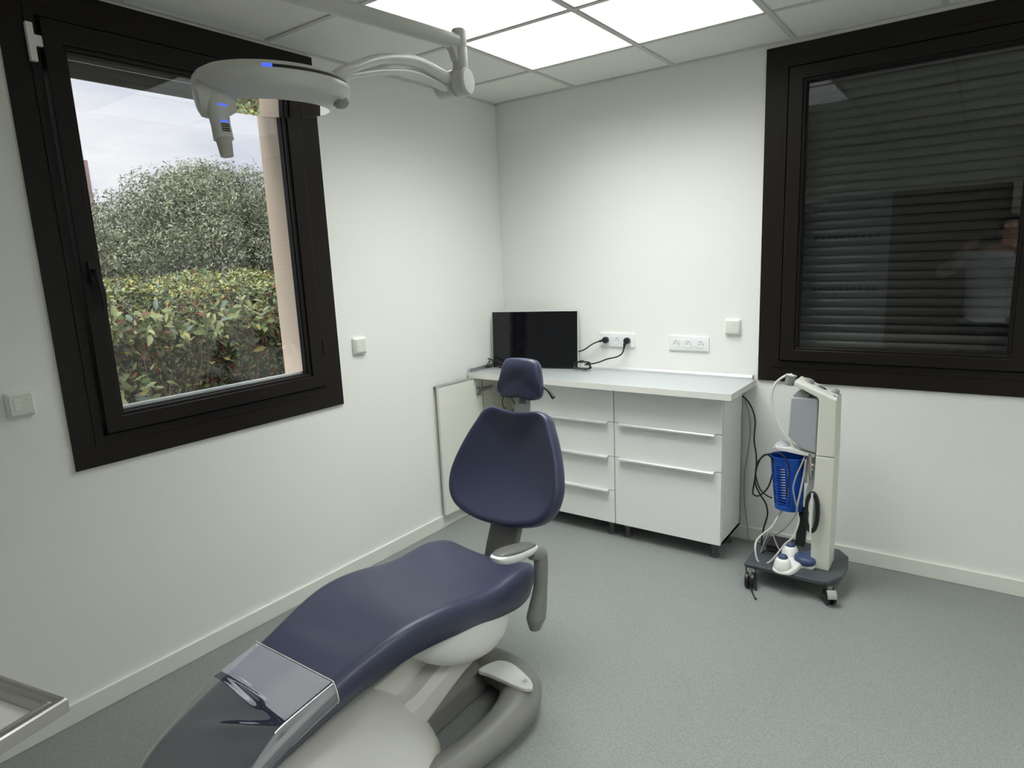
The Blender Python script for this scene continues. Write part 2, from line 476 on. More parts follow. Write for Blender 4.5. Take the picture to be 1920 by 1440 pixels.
# handle of the left window
bm = nb()
hz = 1.63; hy = -2.492
box(bm, (0.034, hy - .014, hz - .035), (0.044, hy + .014, hz + .035))
cyl(bm, (0.044, hy, hz), (0.072, hy, hz), 0.010)
tube(bm, [(0.072, hy, hz + .006), (0.075, hy, hz - .03), (0.078, hy + .004, hz - .08), (0.072, hy + .006, hz - .135)], [0.012, 0.011, 0.012, 0.008], prof=rrect(1.7, 1.2, .4, 3))
put('window_handle', bm, M['gasket'], w1, bev=0)
# hinge cover on the right jamb and white paint edge
for z in (1.2, 2.28):
    bm = nb(); cyl(bm, (0.03, -1.527, z), (0.03, -1.527, z + .07), 0.008); put('hinge', bm, M['frame'], w1)
for nm, fn, o in (('paint_edge', fn1, W1), ('paint_edge', fn2, None)):
    bm = nb()
    oo = (W1['ya'], W1['yb'], W1['za'], W1['zb']) if o is W1 else (W2['xa'], W2['xb'], W2['za'], W2['zb'])
    frame_bar(bm, oo, (oo[0] - .004, oo[1] + .004, oo[2] - .004, oo[3] + .004), -0.001, 0.004, fn)
    put(nm, bm, M['base'], w1 if o is W1 else w2, smooth=False)

# white magnetic contact on the left window's casing
bm = nb()
pb = (0.013, 0.031)
def Tpoly():
    y0, y1, z0, z1 = -2.570, -2.549, 2.312, 2.432
    return [(y0, z0), (y1, z0), (y1, 2.362), (y1 + .022, 2.362), (y1 + .022, 2.396), (y1, 2.396), (y1, z1), (y0, z1)]
prism(bm, [(pb[0], y, z) for y, z in Tpoly()], (pb[1] - pb[0], 0, 0))
tag(put('window_sensor', bm, M['plast'], bev=0.002), 'small white T-shaped contact on the dark frame of the garden window', 'sensor')

# ---------------------------------------------------------------- outside of window 1
RX0 = -0.075
bm = nb()
box(bm, (-0.26, -1.555, 0.6), (RX0 - .0, -1.48, 3.0)); box(bm, (-0.26, -2.66, 0.6), (RX0, -2.56, 3.0))
box(bm, (-0.26, -2.56, 2.52), (-WT - .001, -1.555, 3.0)); box(bm, (-0.26, -2.56, 0.6), (-WT - .001, -1.555, 1.02))
box(bm, (-0.26, -1.48, -0.6), (-WT - .001, 0.12, 3.0)); box(bm, (-0.26, -4.52, -0.6), (-WT - .001, -2.66, 3.0))
box(bm, (-0.26, -2.66, -0.6), (-WT - .001, -1.48, 0.6))
put('wall_exterior', bm, M['plaster'], smooth=False)['kind'] = 'structure'
put('trim_1', B((-0.30, -2.56, 1.04), (-0.056, -1.556, 1.062)), M['sill'], smooth=False, bev=0.002)['kind'] = 'structure'
put('trim_2', B((-0.054, -2.53, 1.062), (-0.03, -1.56, 1.123)), M['sill'], smooth=False)['kind'] = 'structure'
# the lowered end of the roller shutter above the garden view
t = thing('roller_shutter', (-0.16, -2.05, 2.33), 'dark brown roller shutter rolled up behind the top of the garden window', 'shutter')
bm = nb()
for k in range(6):
    z = 2.345 + k * 0.045
    loft(bm, [[(-0.158 + dx, y, z + dz) for dx, dz in ((0, 0), (0.008, 0.006), (0.010, 0.022), (0.008, 0.038), (0, 0.0445), (-0.004, 0.022))] for y in (-2.56, -1.556)])
put('slats', bm, M['lowshade'], t)
put('bottom_rail', B((-0.165, -2.56, 2.329), (-0.145, -1.556, 2.348)), M['lowshade'], t, smooth=False)
# roller shutter behind window 2
t = thing('roller_shutter', (2.28, 0.135, 0.98), 'closed dark roller shutter with horizontal slats behind the right window', 'shutter')
bm = nb(); z = 1.04; k = 0
while z < 2.55:
    for (xa, xb) in ((1.73, 2.83),):
        prof = ((0.0, 0.001), (-0.006, 0.004), (-0.012, 0.016), (-0.012, 0.028), (-0.006, 0.039), (0.0, 0.0425), (0.006, 0.02))
        loft(bm, [[(x, 0.14 + dy, z + dz) for dy, dz in prof] for x in (xa, xb)], mi=1 if 1 <= k <= 2 else 0)  # two low slats paler: the light on them is put into the colour
    z += 0.0433; k += 1
put('slats', bm, [M['shutter'], M['shut_lit']], t)
put('backing', B((1.73, 0.16, 1.0), (2.83, 0.175, 2.56)), M['gasket'], t, smooth=False)
for xa, xb in ((1.728, 1.80), (2.76, 2.83)): put('guide_rail', B((xa, 0.121, 1.0), (xb, 0.158, 2.56)), M['shutter'], t, smooth=False)

# ================================================================= GARDEN
def leaves(pos, nrm, size, asp, mats_w, fold=0.25, jitter=0.6, seg=False):
    """mesh of separate leaves. pos (n,3), nrm (n,3); mats_w: cumulative weights"""
    n = len(pos)
    nrm = nrm + rng.normal(0, jitter, (n, 3)); nrm /= np.linalg.norm(nrm, axis=1)[:, None]
    d = rng.normal(0, 1, (n, 3)); d[:, 2] += 0.5
    d -= nrm * np.sum(d * nrm, axis=1)[:, None]; d /= np.linalg.norm(d, axis=1)[:, None]
    s = np.cross(nrm, d); L = (size * rng.uniform(0.65, 1.25, n))[:, None]; W = L * asp
    if seg:
        tt = [(0, 0, 0), (0.3, .42, fold * .3), (0.3, -.42, fold * .3), (0.3, 0, -.02), (.68, .36, fold * .2), (.68, -.36, fold * .2), (.68, 0, -.05), (1, 0, -.28)]
        fs = [(0, 3, 1), (0, 2, 3), (3, 6, 4, 1), (2, 5, 6, 3), (6, 7, 4), (5, 7, 6)]
    else:
        tt = [(0, 0, 0), (0.45, .5, fold * .3), (1, 0, -.1), (0.45, -.5, fold * .3)]
        fs = [(0, 1, 2), (0, 2, 3)]
    V = np.stack([pos + d * L * a + s * W * b + nrm * W * c for a, b, c in tt], axis=1).reshape(-1, 3)
    k = len(tt); faces = []; midx = []
    r = rng.uniform(0, 1, n)
    mi = np.searchsorted(np.array(mats_w), r)
    for i in range(n):
        o = i * k
        for f in fs: faces.append([o + q for q in f]); midx.append(int(mi[i]))
    me = bpy.data.meshes.new('foliage'); me.from_pydata(V.tolist(), [], faces); me.polygons.foreach_set('material_index', midx); me.update()
    return me


def ell_points(c, r, n, shell=0.55):
    d = rng.normal(0, 1, (n, 3)); d /= np.linalg.norm(d, axis=1)[:, None]
    rad = (1 - shell * rng.uniform(0, 1, n) ** 2.0)[:, None]
    bump = 1 + 0.13 * np.sin(d[:, :1] * 9 + c[0] * 5) * np.sin(d[:, 1:2] * 8 + c[1] * 7) + 0.09 * np.sin(d[:, 2:3] * 13 + c[1] * 3)
    return np.array(c) + d * rad * np.array(r) * bump, d


olive = [leafmat('olive_silver', (0.52, 0.54, 0.42)), leafmat('olive_mid', (0.24, 0.27, 0.17)), leafmat('olive_dark', (0.10, 0.12, 0.07)), leafmat('olive_yellow', (0.40, 0.43, 0.20))]
def tree(blobs, label, name='olive_tree', lm=olive, wts=(.30, .72, .95, 1.0), size=0.058, asp=0.3, dens=4200, base=None, cat='tree'):
    c = base
    t = thing(name, c, label, cat, 'trees in the garden' if name == 'olive_tree' else None)
    P, N = [], []
    for (x, y, z, rx, ry, rz) in blobs:
        n = int(dens * (rx * ry + ry * rz + rx * rz) / 0.9)
        p, d = ell_points((x, y, z), (rx, ry, rz), n); P.append(p); N.append(d)
        m = int(n * 0.13)                                         # sprigs that stick out
        if m:
            d2 = rng.normal(0, 1, (m // 8 + 1, 3)); d2[:, 2] = abs(d2[:, 2]); d2 /= np.linalg.norm(d2, axis=1)[:, None]
            q = np.repeat(d2, 8, axis=0)[:m]; f = rng.uniform(0.92, 1.2, (m, 1))
            P.append(np.array((x, y, z)) + q * f * np.array((rx, ry, rz)) + rng.normal(0, .018, (m, 3))); N.append(q)
    put('foliage', leaves(np.concatenate(P), np.concatenate(N), size, asp, wts, jitter=.38), lm, t, smooth=False)
    bm = nb()
    for (x, y, z, rx, ry, rz) in blobs:
        tube(bm, [c, (c[0] + (x - c[0]) * .3, c[1] + (y - c[1]) * .35, c[2] + (z - c[2]) * .5), (x, y, z)], [0.09, 0.05, 0.02], seg=6, n=4)
    put('trunk', bm, M['bark'], t)
    return t


GZ = -0.3
put('ground', B((-30, -25, GZ - 0.2), (-0.27, 30, GZ)), M['soil'], smooth=False)['kind'] = 'structure'
tree([(-6.6, 1.55, 2.35, .75, .62, .62), (-6.8, 2.15, 2.6, .7, .6, .6), (-7.1, 1.35, 2.5, .7, .5, .55), (-6.4, 1.9, 1.7, .9, .9, .7), (-6.5, 1.2, 1.6, .7, .6, .6), (-6.5, 2.35, 2.1, .6, .45, .5), (-7.2, 2.2, 2.85, .6, .5, .4), (-7.0, 1.8, 2.75, .6, .45, .45), (-6.0, 1.6, 2.05, .4, .36, .34), (-6.0, 2.3, 1.75, .4, .38, .34), (-6.1, 1.0, 1.95, .36, .33, .33), (-6.2, 2.05, 2.45, .38, .34, .3)],
     'big grey-green olive tree rising in the middle of the garden window', base=(-6.8, 1.8, GZ))
tree([(-6.6, 0.45, 1.85, .6, .5, .62), (-6.4, -0.2, 1.7, .6, .6, .7), (-6.9, 0.75, 2.15, .6, .5, .55), (-6.3, .6, 1.35, .6, .6, .5), (-5.9, .35, 1.75, .36, .33, .32)],
     'lower olive tree at the left edge of the garden window', base=(-6.6, 0.3, GZ))
tree([(-7.3, 3.15, 2.65, .75, .6, .62), (-7.1, 3.55, 2.35, .75, .7, .7), (-7.0, 3.0, 1.95, .75, .65, .7), (-7.2, 4.2, 2.4, .8, .7, .8), (-6.9, 2.9, 1.5, .6, .5, .5), (-7.0, 3.6, 1.5, .7, .7, .6), (-6.5, 2.85, 2.2, .38, .34, .33), (-6.5, 3.3, 1.85, .38, .34, .33)],
     'olive tree on the right of the garden view beside the beige reveal', base=(-7.2, 3.4, GZ))

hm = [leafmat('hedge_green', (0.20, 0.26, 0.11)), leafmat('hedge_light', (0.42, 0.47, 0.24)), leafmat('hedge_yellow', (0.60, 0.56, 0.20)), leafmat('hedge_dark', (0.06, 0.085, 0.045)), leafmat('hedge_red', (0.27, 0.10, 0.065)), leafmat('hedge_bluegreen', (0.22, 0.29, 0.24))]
# far hedge
def hedge_box(x0, x1, y0, y1, ztop, n_top, n_front, zb=-0.2, amp=0.05):
    P, N = [], []
    x = rng.uniform(x0, x1, n_top); y = rng.uniform(y0, y1, n_top)
    zt = ztop(x, y) - rng.uniform(0, .14, n_top) ** 1.3 + amp * np.sin(x * 7 + y * 3) * np.sin(y * 6)
    P.append(np.stack([x, y, zt], 1)); N.append(np.tile([0, 0, 1.0], (n_top, 1)))
    y = rng.uniform(y0, y1, n_front); zmax = ztop(np.full(n_front, x1), y)
    z = zb + (zmax - zb) * rng.uniform(0, 1, n_front) ** 0.7
    x = x1 - rng.uniform(0, .3, n_front) + amp * np.sin(y * 8) * np.sin(z * 9)
    P.append(np.stack([x, y, z], 1)); N.append(np.tile([1.0, 0, .45], (n_front, 1)))
    return np.concatenate(P), np.concatenate(N)


t = thing('hedge', (-3.4, 0.2, GZ), 'far hedge with a yellow-green flat top in front of the olive trees', 'hedge', 'hedges in the garden')
P, N = hedge_box(-4.6, -2.5, -2.4, 3.2, lambda x, y: 1.60 - (x + 4.6) * 0.055 + .03 * np.sin(y * 3), 30000, 8000)
put('foliage', leaves(P, N, 0.052, .45, (.16, .50, .74, .80, .84, 1.0), jitter=.6), hm, t, smooth=False)
bm = nb()
for k in range(24):
    y = -2.3 + k * 0.235; tube(bm, [(-3.4, y, GZ), (-3.2 + .1 * random.random(), y + .05, .5), (-3.0, y + .1 * random.random(), 1.2)], [.02, .015, .008], seg=5, n=3)
put('stem', bm, M['bark'], t)

t = thing('hedge', (-1.7, -1.2, GZ), 'near hedge of mixed green and reddish leaves close outside the garden window', 'hedge', 'hedges in the garden')
P, N = hedge_box(-2.3, -1.35, -2.6, 0.6, lambda x, y: 1.40 + .05 * np.sin(y * 2.3 + 1) - (x + 1.35) * .06, 9500, 19000)
put('foliage', leaves(P, N, 0.040, .45, (.24, .36, .40, .72, .92, 1.0), jitter=.9), hm, t, smooth=False)
y = rng.uniform(-2.4, .3, 520); z = 1.45 - abs(rng.normal(0, .10, 520)) - .1
P = np.stack([-1.28 - rng.uniform(0, .25, 520), y, z], 1)
cl = []
for (cy, cz, k) in ((-1.93, 1.33, 26), (-1.75, 1.36, 22), (-1.9, 1.02, 30), (-1.86, .93, 18), (-1.35, 1.31, 20), (-1.2, 1.36, 20), (-1.0, 1.33, 20), (-1.55, 1.28, 16)):
    cl.append(np.stack([-1.22 + rng.normal(0, .04, k), cy + rng.normal(0, .07, k), cz + rng.normal(0, .045, k)], 1))
P = np.concatenate([P] + cl)
put('broad_leaves', leaves(P, np.tile([.7, -.2, .6], (len(P), 1)), 0.075, .42, (.40, .80, .84, .86, .91, 1.0), jitter=.5, seg=True), hm, t, smooth=True, auto=60)
bm = nb()
for k in range(80):
    y = -2.4 + 2.8 * random.random(); z = 0.1 + 0.5 * random.random()
    p = [Vector((-1.40 - .12 * random.random(), y, z))]
    for q in range(4): p.append(p[-1] + Vector((.06 * random.random(), random.uniform(-.09, .09), random.uniform(.10, .26))))
    tube(bm, p, [.011, .009, .007, .005, .003], seg=5, n=3)
put('stem', bm, M['bark'], t)
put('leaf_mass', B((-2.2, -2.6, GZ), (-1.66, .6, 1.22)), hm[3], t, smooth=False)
tag(put('post', B(at(158, 300, 0, -9.0) + Vector((0, -.04, -3.4)), at(158, 300, 0, -9.0) + Vector((-.1, .045, 0))), M['pink'], smooth=False), 'thin pale pink post against the sky left of the olive trees', 'post')

# ================================================================= CABINETS AND WORKTOP
CF = -0.3483; CB = 0.0865; CT = 0.889
def carcass(bm, x0, x1, openfront):
    t = 0.016; yb = -0.018; yf = CF + 0.02
    box(bm, (x0, yf, CB), (x0 + t, yb, CT)); box(bm, (x1 - t, yf, CB), (x1, yb, CT))
    box(bm, (x0, yf, CB), (x1, yb, CB + t)); box(bm, (x0, yf, CT - t), (x1, yb, CT)); box(bm, (x0, yb - .006, CB), (x1, yb, CT))


def bar_handle(x0, x1, z, yf):
    bm = nb()
    prof = ((yf + .004, z + .0035), (yf - .022, z + .0035), (yf - .026, z - .001), (yf - .026, z - .009), (yf - .022, z - .009), (yf - .022, z - .0015), (yf + .004, z - .0005))
    loft(bm, [[(x, a, b) for a, b in prof] for x in (x0, x1)])
    return bm


def cab_legs(t, x0, x1):
    for x in (x0 + .05, x1 - .05):
        for y in (CF + .06, -.08):
            bm = nb(); lathe(bm, [(.030, .0), (.030, .006), (.014, .012), (.013, .05), (.020, .055), (.022, CB)], (x, y, 0), seg=16)
            put('leg', bm, M['legp'], t)


def drawer_unit(x0, x1, fr, label):
    t = thing('drawer_cabinet', ((x0 + x1) / 2, -.18, 0), label, 'cabinet')
    bm = nb(); carcass(bm, x0, x1, True); put('body', bm, M['white'], t, smooth=False)
    for k, (za, zb) in enumerate(fr):
        dr = put('drawer', B((x0 + .002, CF, za + .0018), (x1 - .002, CF + .018, zb - .0018)), M['white'], t, smooth=False, bev=.0012)
        if k == 0: continue
        put('handle', bar_handle(x0 + .035, x1 - .035, zb - .001, CF), M['silver'], dr, smooth=False)
    cab_legs(t, x0, x1)
    return t


hh = (CT - CB) / 4
drawer_unit(0.986, 1.592, [(CT - hh, CT), (CT - 2 * hh, CT - hh), (CB, CT - 2 * hh)], 'white cabinet with three drawers, the lowest deep, at the right end of the worktop')
tL = drawer_unit(0.382, 0.984, [(CT - (k + 1) * hh, CT - k * hh) for k in range(4)], 'white cabinet with four equal drawers, partly hidden by the chair back')
# grommet hole on the right unit's side
bm = nb(); loft(bm, [[(x, -.012 - .055 + .013 * cos(a), .842 + .026 * sin(a)) for a in [2 * pi * k / 20 for k in range(20)]] for x in (1.5915, 1.5932)])
# open-door cabinet on the left
t = thing('corner_cabinet', (0.2, -.18, 0), 'white corner cabinet with its door swung open against the left wall', 'cabinet')
bm = nb(); carcass(bm, 0.03, 0.38, True)
box(bm, (0.046, CF + .03, .48), (0.364, -.03, .494))
for y in (-.30, -.09):
    for z in np.arange(.60, .82, .032):
        for x in (.0462, .3638): cyl(bm, (x - .0006, y, z), (x + .0006, y, z), .0028, 8, mi=1)
put('body', bm, [M['carcass'], M['hole']], t, smooth=False)
bm = nb()
dth = math.atan2(-0.395, -0.012)
hx, hy_ = 0.048, CF - .006
ex = Vector((cos(dth), sin(dth), 0)); en = Vector((-ex.y, ex.x, 0))
O = Vector((hx, hy_, 0))
def dbox(bm, a, b, h0, h1, z0, z1, mi=0):
    pts = [O + ex * s + en * h for s, h in ((a, h0), (b, h0), (b, h1), (a, h1))]
    loft(bm, [[(p.x, p.y, z0) for p in pts], [(p.x, p.y, z1) for p in pts]], mi=mi)
dbox(bm, 0, .396, -.009, .009, CB + .002, CT - .002)
dr = put('door', bm, M['carcass'], t, smooth=False, bev=.001)
bm = nb(); dbox(bm, .03, .396, -.030, .011, CT - .002, CT + .0015); dbox(bm, .03, .396, -.030, -.027, CT - .012, CT + .0015)
put('handle', bm, M['alu'], dr, smooth=False)
for z in (.80, .20):
    bm = nb(); dbox(bm, .015, .055, .009, .013, z - .028, z + .028); cyl(bm, O + ex * .035 + en * .009 + Vector((0, 0, z)), O + ex * .035 + en * .02 + Vector((0, 0, z)), .015)
    box(bm, (.046, CF + .03, z - .01), (.058, CF + .11, z + .012)); box(bm, (.05, CF - .03, z - .007), (.062, CF + .05, z + .008))
    put('hinge', bm, M['alu'], dr, smooth=False)
cab_legs(t, 0.03, 0.38)

t = thing('worktop', (0.85, -.2, CT), 'pale grey worktop with aluminium edge strip along the wall', 'worktop')
put('slab', B((0.016, -0.432, CT + .0005), (1.657, -.001, .9213)), M['wtop'], t, smooth=False)
bm = nb(); box(bm, (0.016, -0.4335, CT), (1.6585, -0.4321, .9212)); box(bm, (1.6571, -0.432, CT), (1.6585, -.001, .9212))
put('edge_band', bm, M['wedge'], t, smooth=False)
bm = nb()
loft(bm, [[(x, -.001, .9214), (x, -.018, .9214), (x, -.018, .932), (x, -.010, .943), (x, -.001, .943)] for x in (0.02, 1.64)])
put('wall_strip', bm, M['silver'], t, smooth=False)
put('end_strip', B((0.012, -.42, .9214), (0.022, -.02, .943)), M['alu'], t, smooth=False)
put('end_cap', B((1.64, -.020, .9214), (1.645, -.001, .9445)), M['lampg'], t, smooth=False)

# ---------------------------------------------------------------- sockets and switches
def socket_strip(cx, cz, label):
    t = thing('socket_strip', (cx, 0, cz), label, 'power socket', 'triple sockets above the worktop')
    bm = nb(); ol = rrect(.233, .084, .006, 4)
    loft(bm, [[(cx + a * s, -h, cz + b * s2) for a, b in ol] for s, s2, h in ((1, 1, 0), (1, 1, .006), (.985, .96, .010), (.97, .93, .0105))])
    put('plate', bm, M['sock'], t)
    for k in (-1, 0, 1):
        x = cx + k * .071
        bm = nb(); lathe(bm, [(.0215, .0106), (.0215, .013), (.0195, .0135), (.018, .0108), (.0, .0108)], (x, 0, cz), (0, -1, 0), 28)
        s = put('outlet', bm, M['sock'], t)
        bm = nb()
        for dx, dz, r in ((-.0095, -.003, .0026), (.0095, -.003, .0026), (0, .009, .0026)): cyl(bm, (x + dx, -.0108, cz + dz), (x + dx, -.0118, cz + dz), r, 10)
        put('pin_hole', bm, M['hole'], s)
    return t


socket_strip(.842, 1.105, 'white triple socket with two black plugs in it, beside the monitor')
socket_strip(1.285, 1.101, 'empty white triple socket to the right above the worktop')


def switch(c, fn, label, ln):
    t = thing('wall_switch', c, label, 'wall switch', 'cream push-button wall switches')
    bm = nb()
    ol = rrect(.082, .084, .004, 3)
    loft(bm, [[fn(a * s, b * s, h) for a, b in ol] for s, h in ((1, 0), (1, .012), (.82, .020), (.80, .020))])
    put('plate', bm, M['plast'], t)
    bm = nb(); ol = rrect(.064, .064, .003, 3)
    loft(bm, [[fn(a, b, h) for a, b in ol] for h in (.0202, .0225)])
    put('cover', bm, M['plastb'], t)
    for k in (-1, 0, 1):
        bm = nb(); ol = rrect(.020, .011, .003, 3)
        loft(bm, [[fn(-.012 + a * s, k * .0145 + b * s, h) for a, b in ol] for s, h in ((1.12, .0226), (1.12, .0232), (1.0, .0232), (.9, .0245))])
        put('button', bm, M['plast'], t)
    bm = nb(); loft(bm, [[fn(.014 + .0014 * cos(q), .014 + .0014 * sin(q), h) for q in [k * pi / 4 for k in range(8)]] for h in (.0226, .0232)])
    put('indicator', bm, M['hole'], t)


switch((0, -2.768, 1.202), lambda a, b, h: (h, -2.768 + a, 1.202 + b), 'cream square switch on the wall below left of the garden window', 0)
switch((0, -1.285, 1.205), lambda a, b, h: (h, -1.285 + a, 1.205 + b), 'cream square switch on the wall just right of the garden window', 0)
switch((1.53, 0, 1.20), lambda a, b, h: (1.53 + a, -h, 1.20 + b), 'cream square switch beside the shuttered window on the far wall', 0)

# ---------------------------------------------------------------- monitor
MB = Vector((0.040, -0.205, .9235)); MR = Vector((0.598, -0.062, .9235)); ex = (MR - MB).normalized()
lean = R(4); back = Vector((-ex.y, ex.x, 0)); ey = (Vector((0, 0, 1)) * cos(lean) + back * sin(lean)).normalized(); ez = ex.cross(ey)
MW = (MR - MB).length; MH = .362
t = thing('monitor', (MB + MR) / 2, 'black flat-screen monitor with a thin silver edge on the worktop in the corner', 'monitor')
ez = -back * cos(lean) + Vector((0, 0, 1)) * sin(lean)
def mp(a, b, h): return MB + ex * a + ey * b + ez * h
def mbox(a0, a1, b0, b1, h0, h1):
    bm = nb(); loft(bm, [[mp(a, b, h) for a, b in ((a0, b0), (a1, b0), (a1, b1), (a0, b1))] for h in (h0, h1)]); return bm
put('housing', mbox(0, MW, 0, MH, -.022, 0), M['silver'], t, smooth=False, bev=.002)
put('screen', mbox(.004, MW - .004, .0, MH - .005, 0, .002), M['screen'], t, smooth=False)
bm = nb()
for k in range(7): loft(bm, [[mp(.035 + k * .016 + .004 * cos(q), .008 + .0022 * sin(q), h) for q in [j * pi / 4 for j in range(8)]] for h in (.002, .0028)])
put('button', bm, M['silver'], t)
bm = nb(); loft(bm, [[mp(.165 + .004 * cos(q), .011 + .004 * sin(q), h) for q in [j * pi / 5 for j in range(10)]] for h in (.002, .003)])
put('power_button', bm, M['sock'], t)

# ---------------------------------------------------------------- cables at the worktop
def cable(name, pts, r, m, label, cat='cable', extra=None, n=8):
    bm = nb(); tube(bm, pts, r, seg=8, n=n)
    if extra is None: return tag(put(name, bm, m), label, cat)
    t = thing(name, Vector(pts[0]), label, cat); put('wire', bm, m, t)
    for nm, b2, m2 in extra: put(nm, b2, m2, t)
    return t


bm = nb(); lathe(bm, [(.0175, 0), (.0195, .004), (.0195, .02), (.016, .027), (.0, .028)], (.771, -.0125, 1.105), (0, -1, 0), 20); tube(bm, [(.771, -.03, 1.105), (.745, -.038, 1.10), (.728, -.04, 1.095)], [.009, .007, .004])
cable('power_cable', [(.728, -.04, 1.095), (.69, -.045, 1.078), (.64, -.05, 1.045), (.60, -.045, 1.03), (.57, -.035, 1.02), (.545, -.03, 1.005)], .0042, M['black'],
      'black power cable running from the left outlet to behind the monitor', extra=[('plug', bm, M['black'])])
bm = nb(); lathe(bm, [(.0175, 0), (.0195, .004), (.0195, .02), (.016, .027), (.0, .028)], (.913, -.0125, 1.105), (0, -1, 0), 20); tube(bm, [(.913, -.028, 1.105), (.905, -.038, 1.085), (.900, -.04, 1.055)], [.012, .009, .004])
cable('power_cable', [(.900, -.04, 1.055), (.89, -.045, 1.03), (.86, -.05, 1.01), (.80, -.06, .995), (.75, -.07, .975), (.70, -.08, .962), (.66, -.09, .955)], .0042, M['black'],
      'black power cable drooping from the right outlet to the coil by the monitor', extra=[('plug', bm, M['black'])])
pts = []
for k in range(44):
    a = k * 2 * pi / 12; rr = .047 + .005 * sin(k * 1.7)
    pts.append((.655 + rr * 1.15 * cos(a), -.11 + .012 * sin(k * .9), .955 + rr * .50 * sin(a) + .003 * sin(k)))
cable('cable_coil', pts, .0042, M['black'], 'black coiled cable lying on the worktop at the right of the monitor', n=4)
pts = [at(u, v, 1, -.225 - .02 * (k % 3)) for k, (u, v) in enumerate([(938, 700), (944, 696), (950, 688), (941, 681), (928, 676), (915, 672), (903, 674), (898, 680), (905, 688), (918, 686), (925, 680), (918, 673), (908, 680), (914, 688), (928, 687), (940, 690), (946, 698)])]
pts = [Vector((max(p.x, .03), p.y, max(p.z, .927))) for p in pts]
cable('signal_cable', pts, .0025, M['black'], 'thin black tangled cable at the lower left corner of the monitor', n=5)
# cables seen inside the open cabinet
cable('hanging_cable', [at(u, v, 1, -.2) for u, v in ((953, 735), (945, 740), (942, 755), (947, 768), (952, 775))], .003, M['black'], 'black cable hanging in a loop inside the open corner cabinet', n=5)
cable('hanging_cable', [at(u, v, 1, -.16) for u, v in ((962, 735), (960, 748), (966, 760), (960, 772))], .003, M['black'], 'black cable hanging beside the first inside the open corner cabinet', n=5)

# ================================================================= DENTAL CHAIR
CX = 1.09
ch = thing('dental_chair', (CX, -2.2, 0), 'navy blue reclining dental chair with a grey and white base', 'dental chair')
# seat and leg cushion: stations y, half width, top z at edge, bottom z
st = [(-1.640, .195, .455, .385), (-1.655, .222, .475, .362), (-1.70, .243, .491, .350), (-1.78, .250, .503, .345), (-1.90, .252, .500, .368), (-2.00, .250, .513, .395), (-2.10, .246, .537, .412),
      (-2.20, .240, .553, .428), (-2.30, .228, .557, .435), (-2.40, .212, .543, .425), (-2.53, .192, .512, .402), (-2.68, .182, .472, .372), (-2.82, .176, .426, .345), (-2.89, .166, .399, .335), (-2.935, .148, .380, .322),
      (-2.97, .115, .360, .312), (-2.99, .06, .340, .306)]
def seat_ring(y, hw, zt, zb, off=0.0, flo=0.0):
    r = min(.03, hw * .4); pts = []; dish = .020 if y > -2.45 else .010
    hw += off; top = []
    for k in range(17):
        s = -1 + 2 * k / 16; x = s * (hw - r * .9)
        top.append((x, zt + off - dish * (1 - s * s) ** 1.2))
    ring = list(top)
    ring += [(hw - r * .35, zt + off - .006), (hw - .004, zt + off - .020), (hw, zt - .04), (hw - .006, (zt + zb) / 2), (hw - .022, zb + .014), (hw - .045, zb + flo)]
    ring += [(hw * .5, zb - .004 + flo), (0, zb - .006 + flo), (-hw * .5, zb - .004 + flo)]
    ring += [(-(hw - .045), zb + flo), (-(hw - .022), zb + .014), (-(hw - .006), (zt + zb) / 2), (-hw, zt - .04), (-(hw - .004), zt + off - .020), (-(hw - r * .35), zt + off - .006)]
    return [Vector((CX + x, y, z)) for x, z in ring]
def interp(st, n):
    ys = [s[0] for s in st]; P = spline([Vector((s[1], s[2], s[3])) for s in st], n); Y = spline([Vector((s[0], 0, 0)) for s in st], n)
    return [(Y[i].x, P[i].x, P[i].y, P[i].z) for i in range(len(P))]
ST = interp(st, 4)
bm = nb(); loft(bm, [seat_ring(*s) for s in ST])
seat = put('seat_cushion', bm, M['navy'], ch, auto=80)
# backrest
P0 = Vector((CX, -1.6, .58)); P1 = Vector((CX, -1.42, 1.0)); ey = (P1 - P0).normalized(); ex = Vector((1, 0, 0))
ol = [(0, -.012), (.10, -.006), (.20, .022), (.255, .075), (.272, .15), (.258, .23), (.225, .32), (.185, .40), (.158, .444), (.115, .462), (.06, .455), (0, .449)]
ol = ol + [(-x, y) for x, y in reversed(ol[1:-1])]
ol = [(p.x, p.y) for p in spline([Vector((x, y, 0)) for x, y in ol], 5, closed=True)]
def dish(x, y, s):
    # front surface follows a shallow bowl
    xx = x * s; yy = .22 + (y - .22) * s
    return .0 + (.055 + .020 * min(1, (xx / .26) ** 2) - .010 * cos(min(1, abs(yy - .22) / .24) * pi / 2))
bz = ex.cross(ey)  # points toward -y/up
prof = [(.0, -.012), (.5, -.012), (.9, -.008), (.965, .0), (.99, .012), (1.0, .03), (.995, .05), (.975, .064), (.945, .070)]
fr = [(.945 - .06 * k, None) for k in range(1, 15)]
bm = nb()
pr = list(prof)
for s, _ in fr: pr.append((s, (lambda x, y, s_: .070 - .052 * (1 - (s_ / .945) ** 2))))
pr.append((.01, lambda x, y, s_: .070 - .052))
pillow(bm, ol, P0 - bz * .045, ex, ey, pr)
bk = put('backrest', bm, M['navy'], ch, auto=80)
# grey back shell plate carrying the backrest
bm = nb()
pts = [(CX + .0, -1.33, .86), (CX, -1.44, .68), (CX, -1.515, .56), (CX, -1.56, .47), (CX, -1.60, .39), (CX, -1.70, .33)]
tube(bm, pts, 1.0, prof=[(a, b) for a, b in rrect(.15, .034, .014, 4)], up=Vector((1, 0, 0)).cross(Vector((0, 0, 1))), n=6)
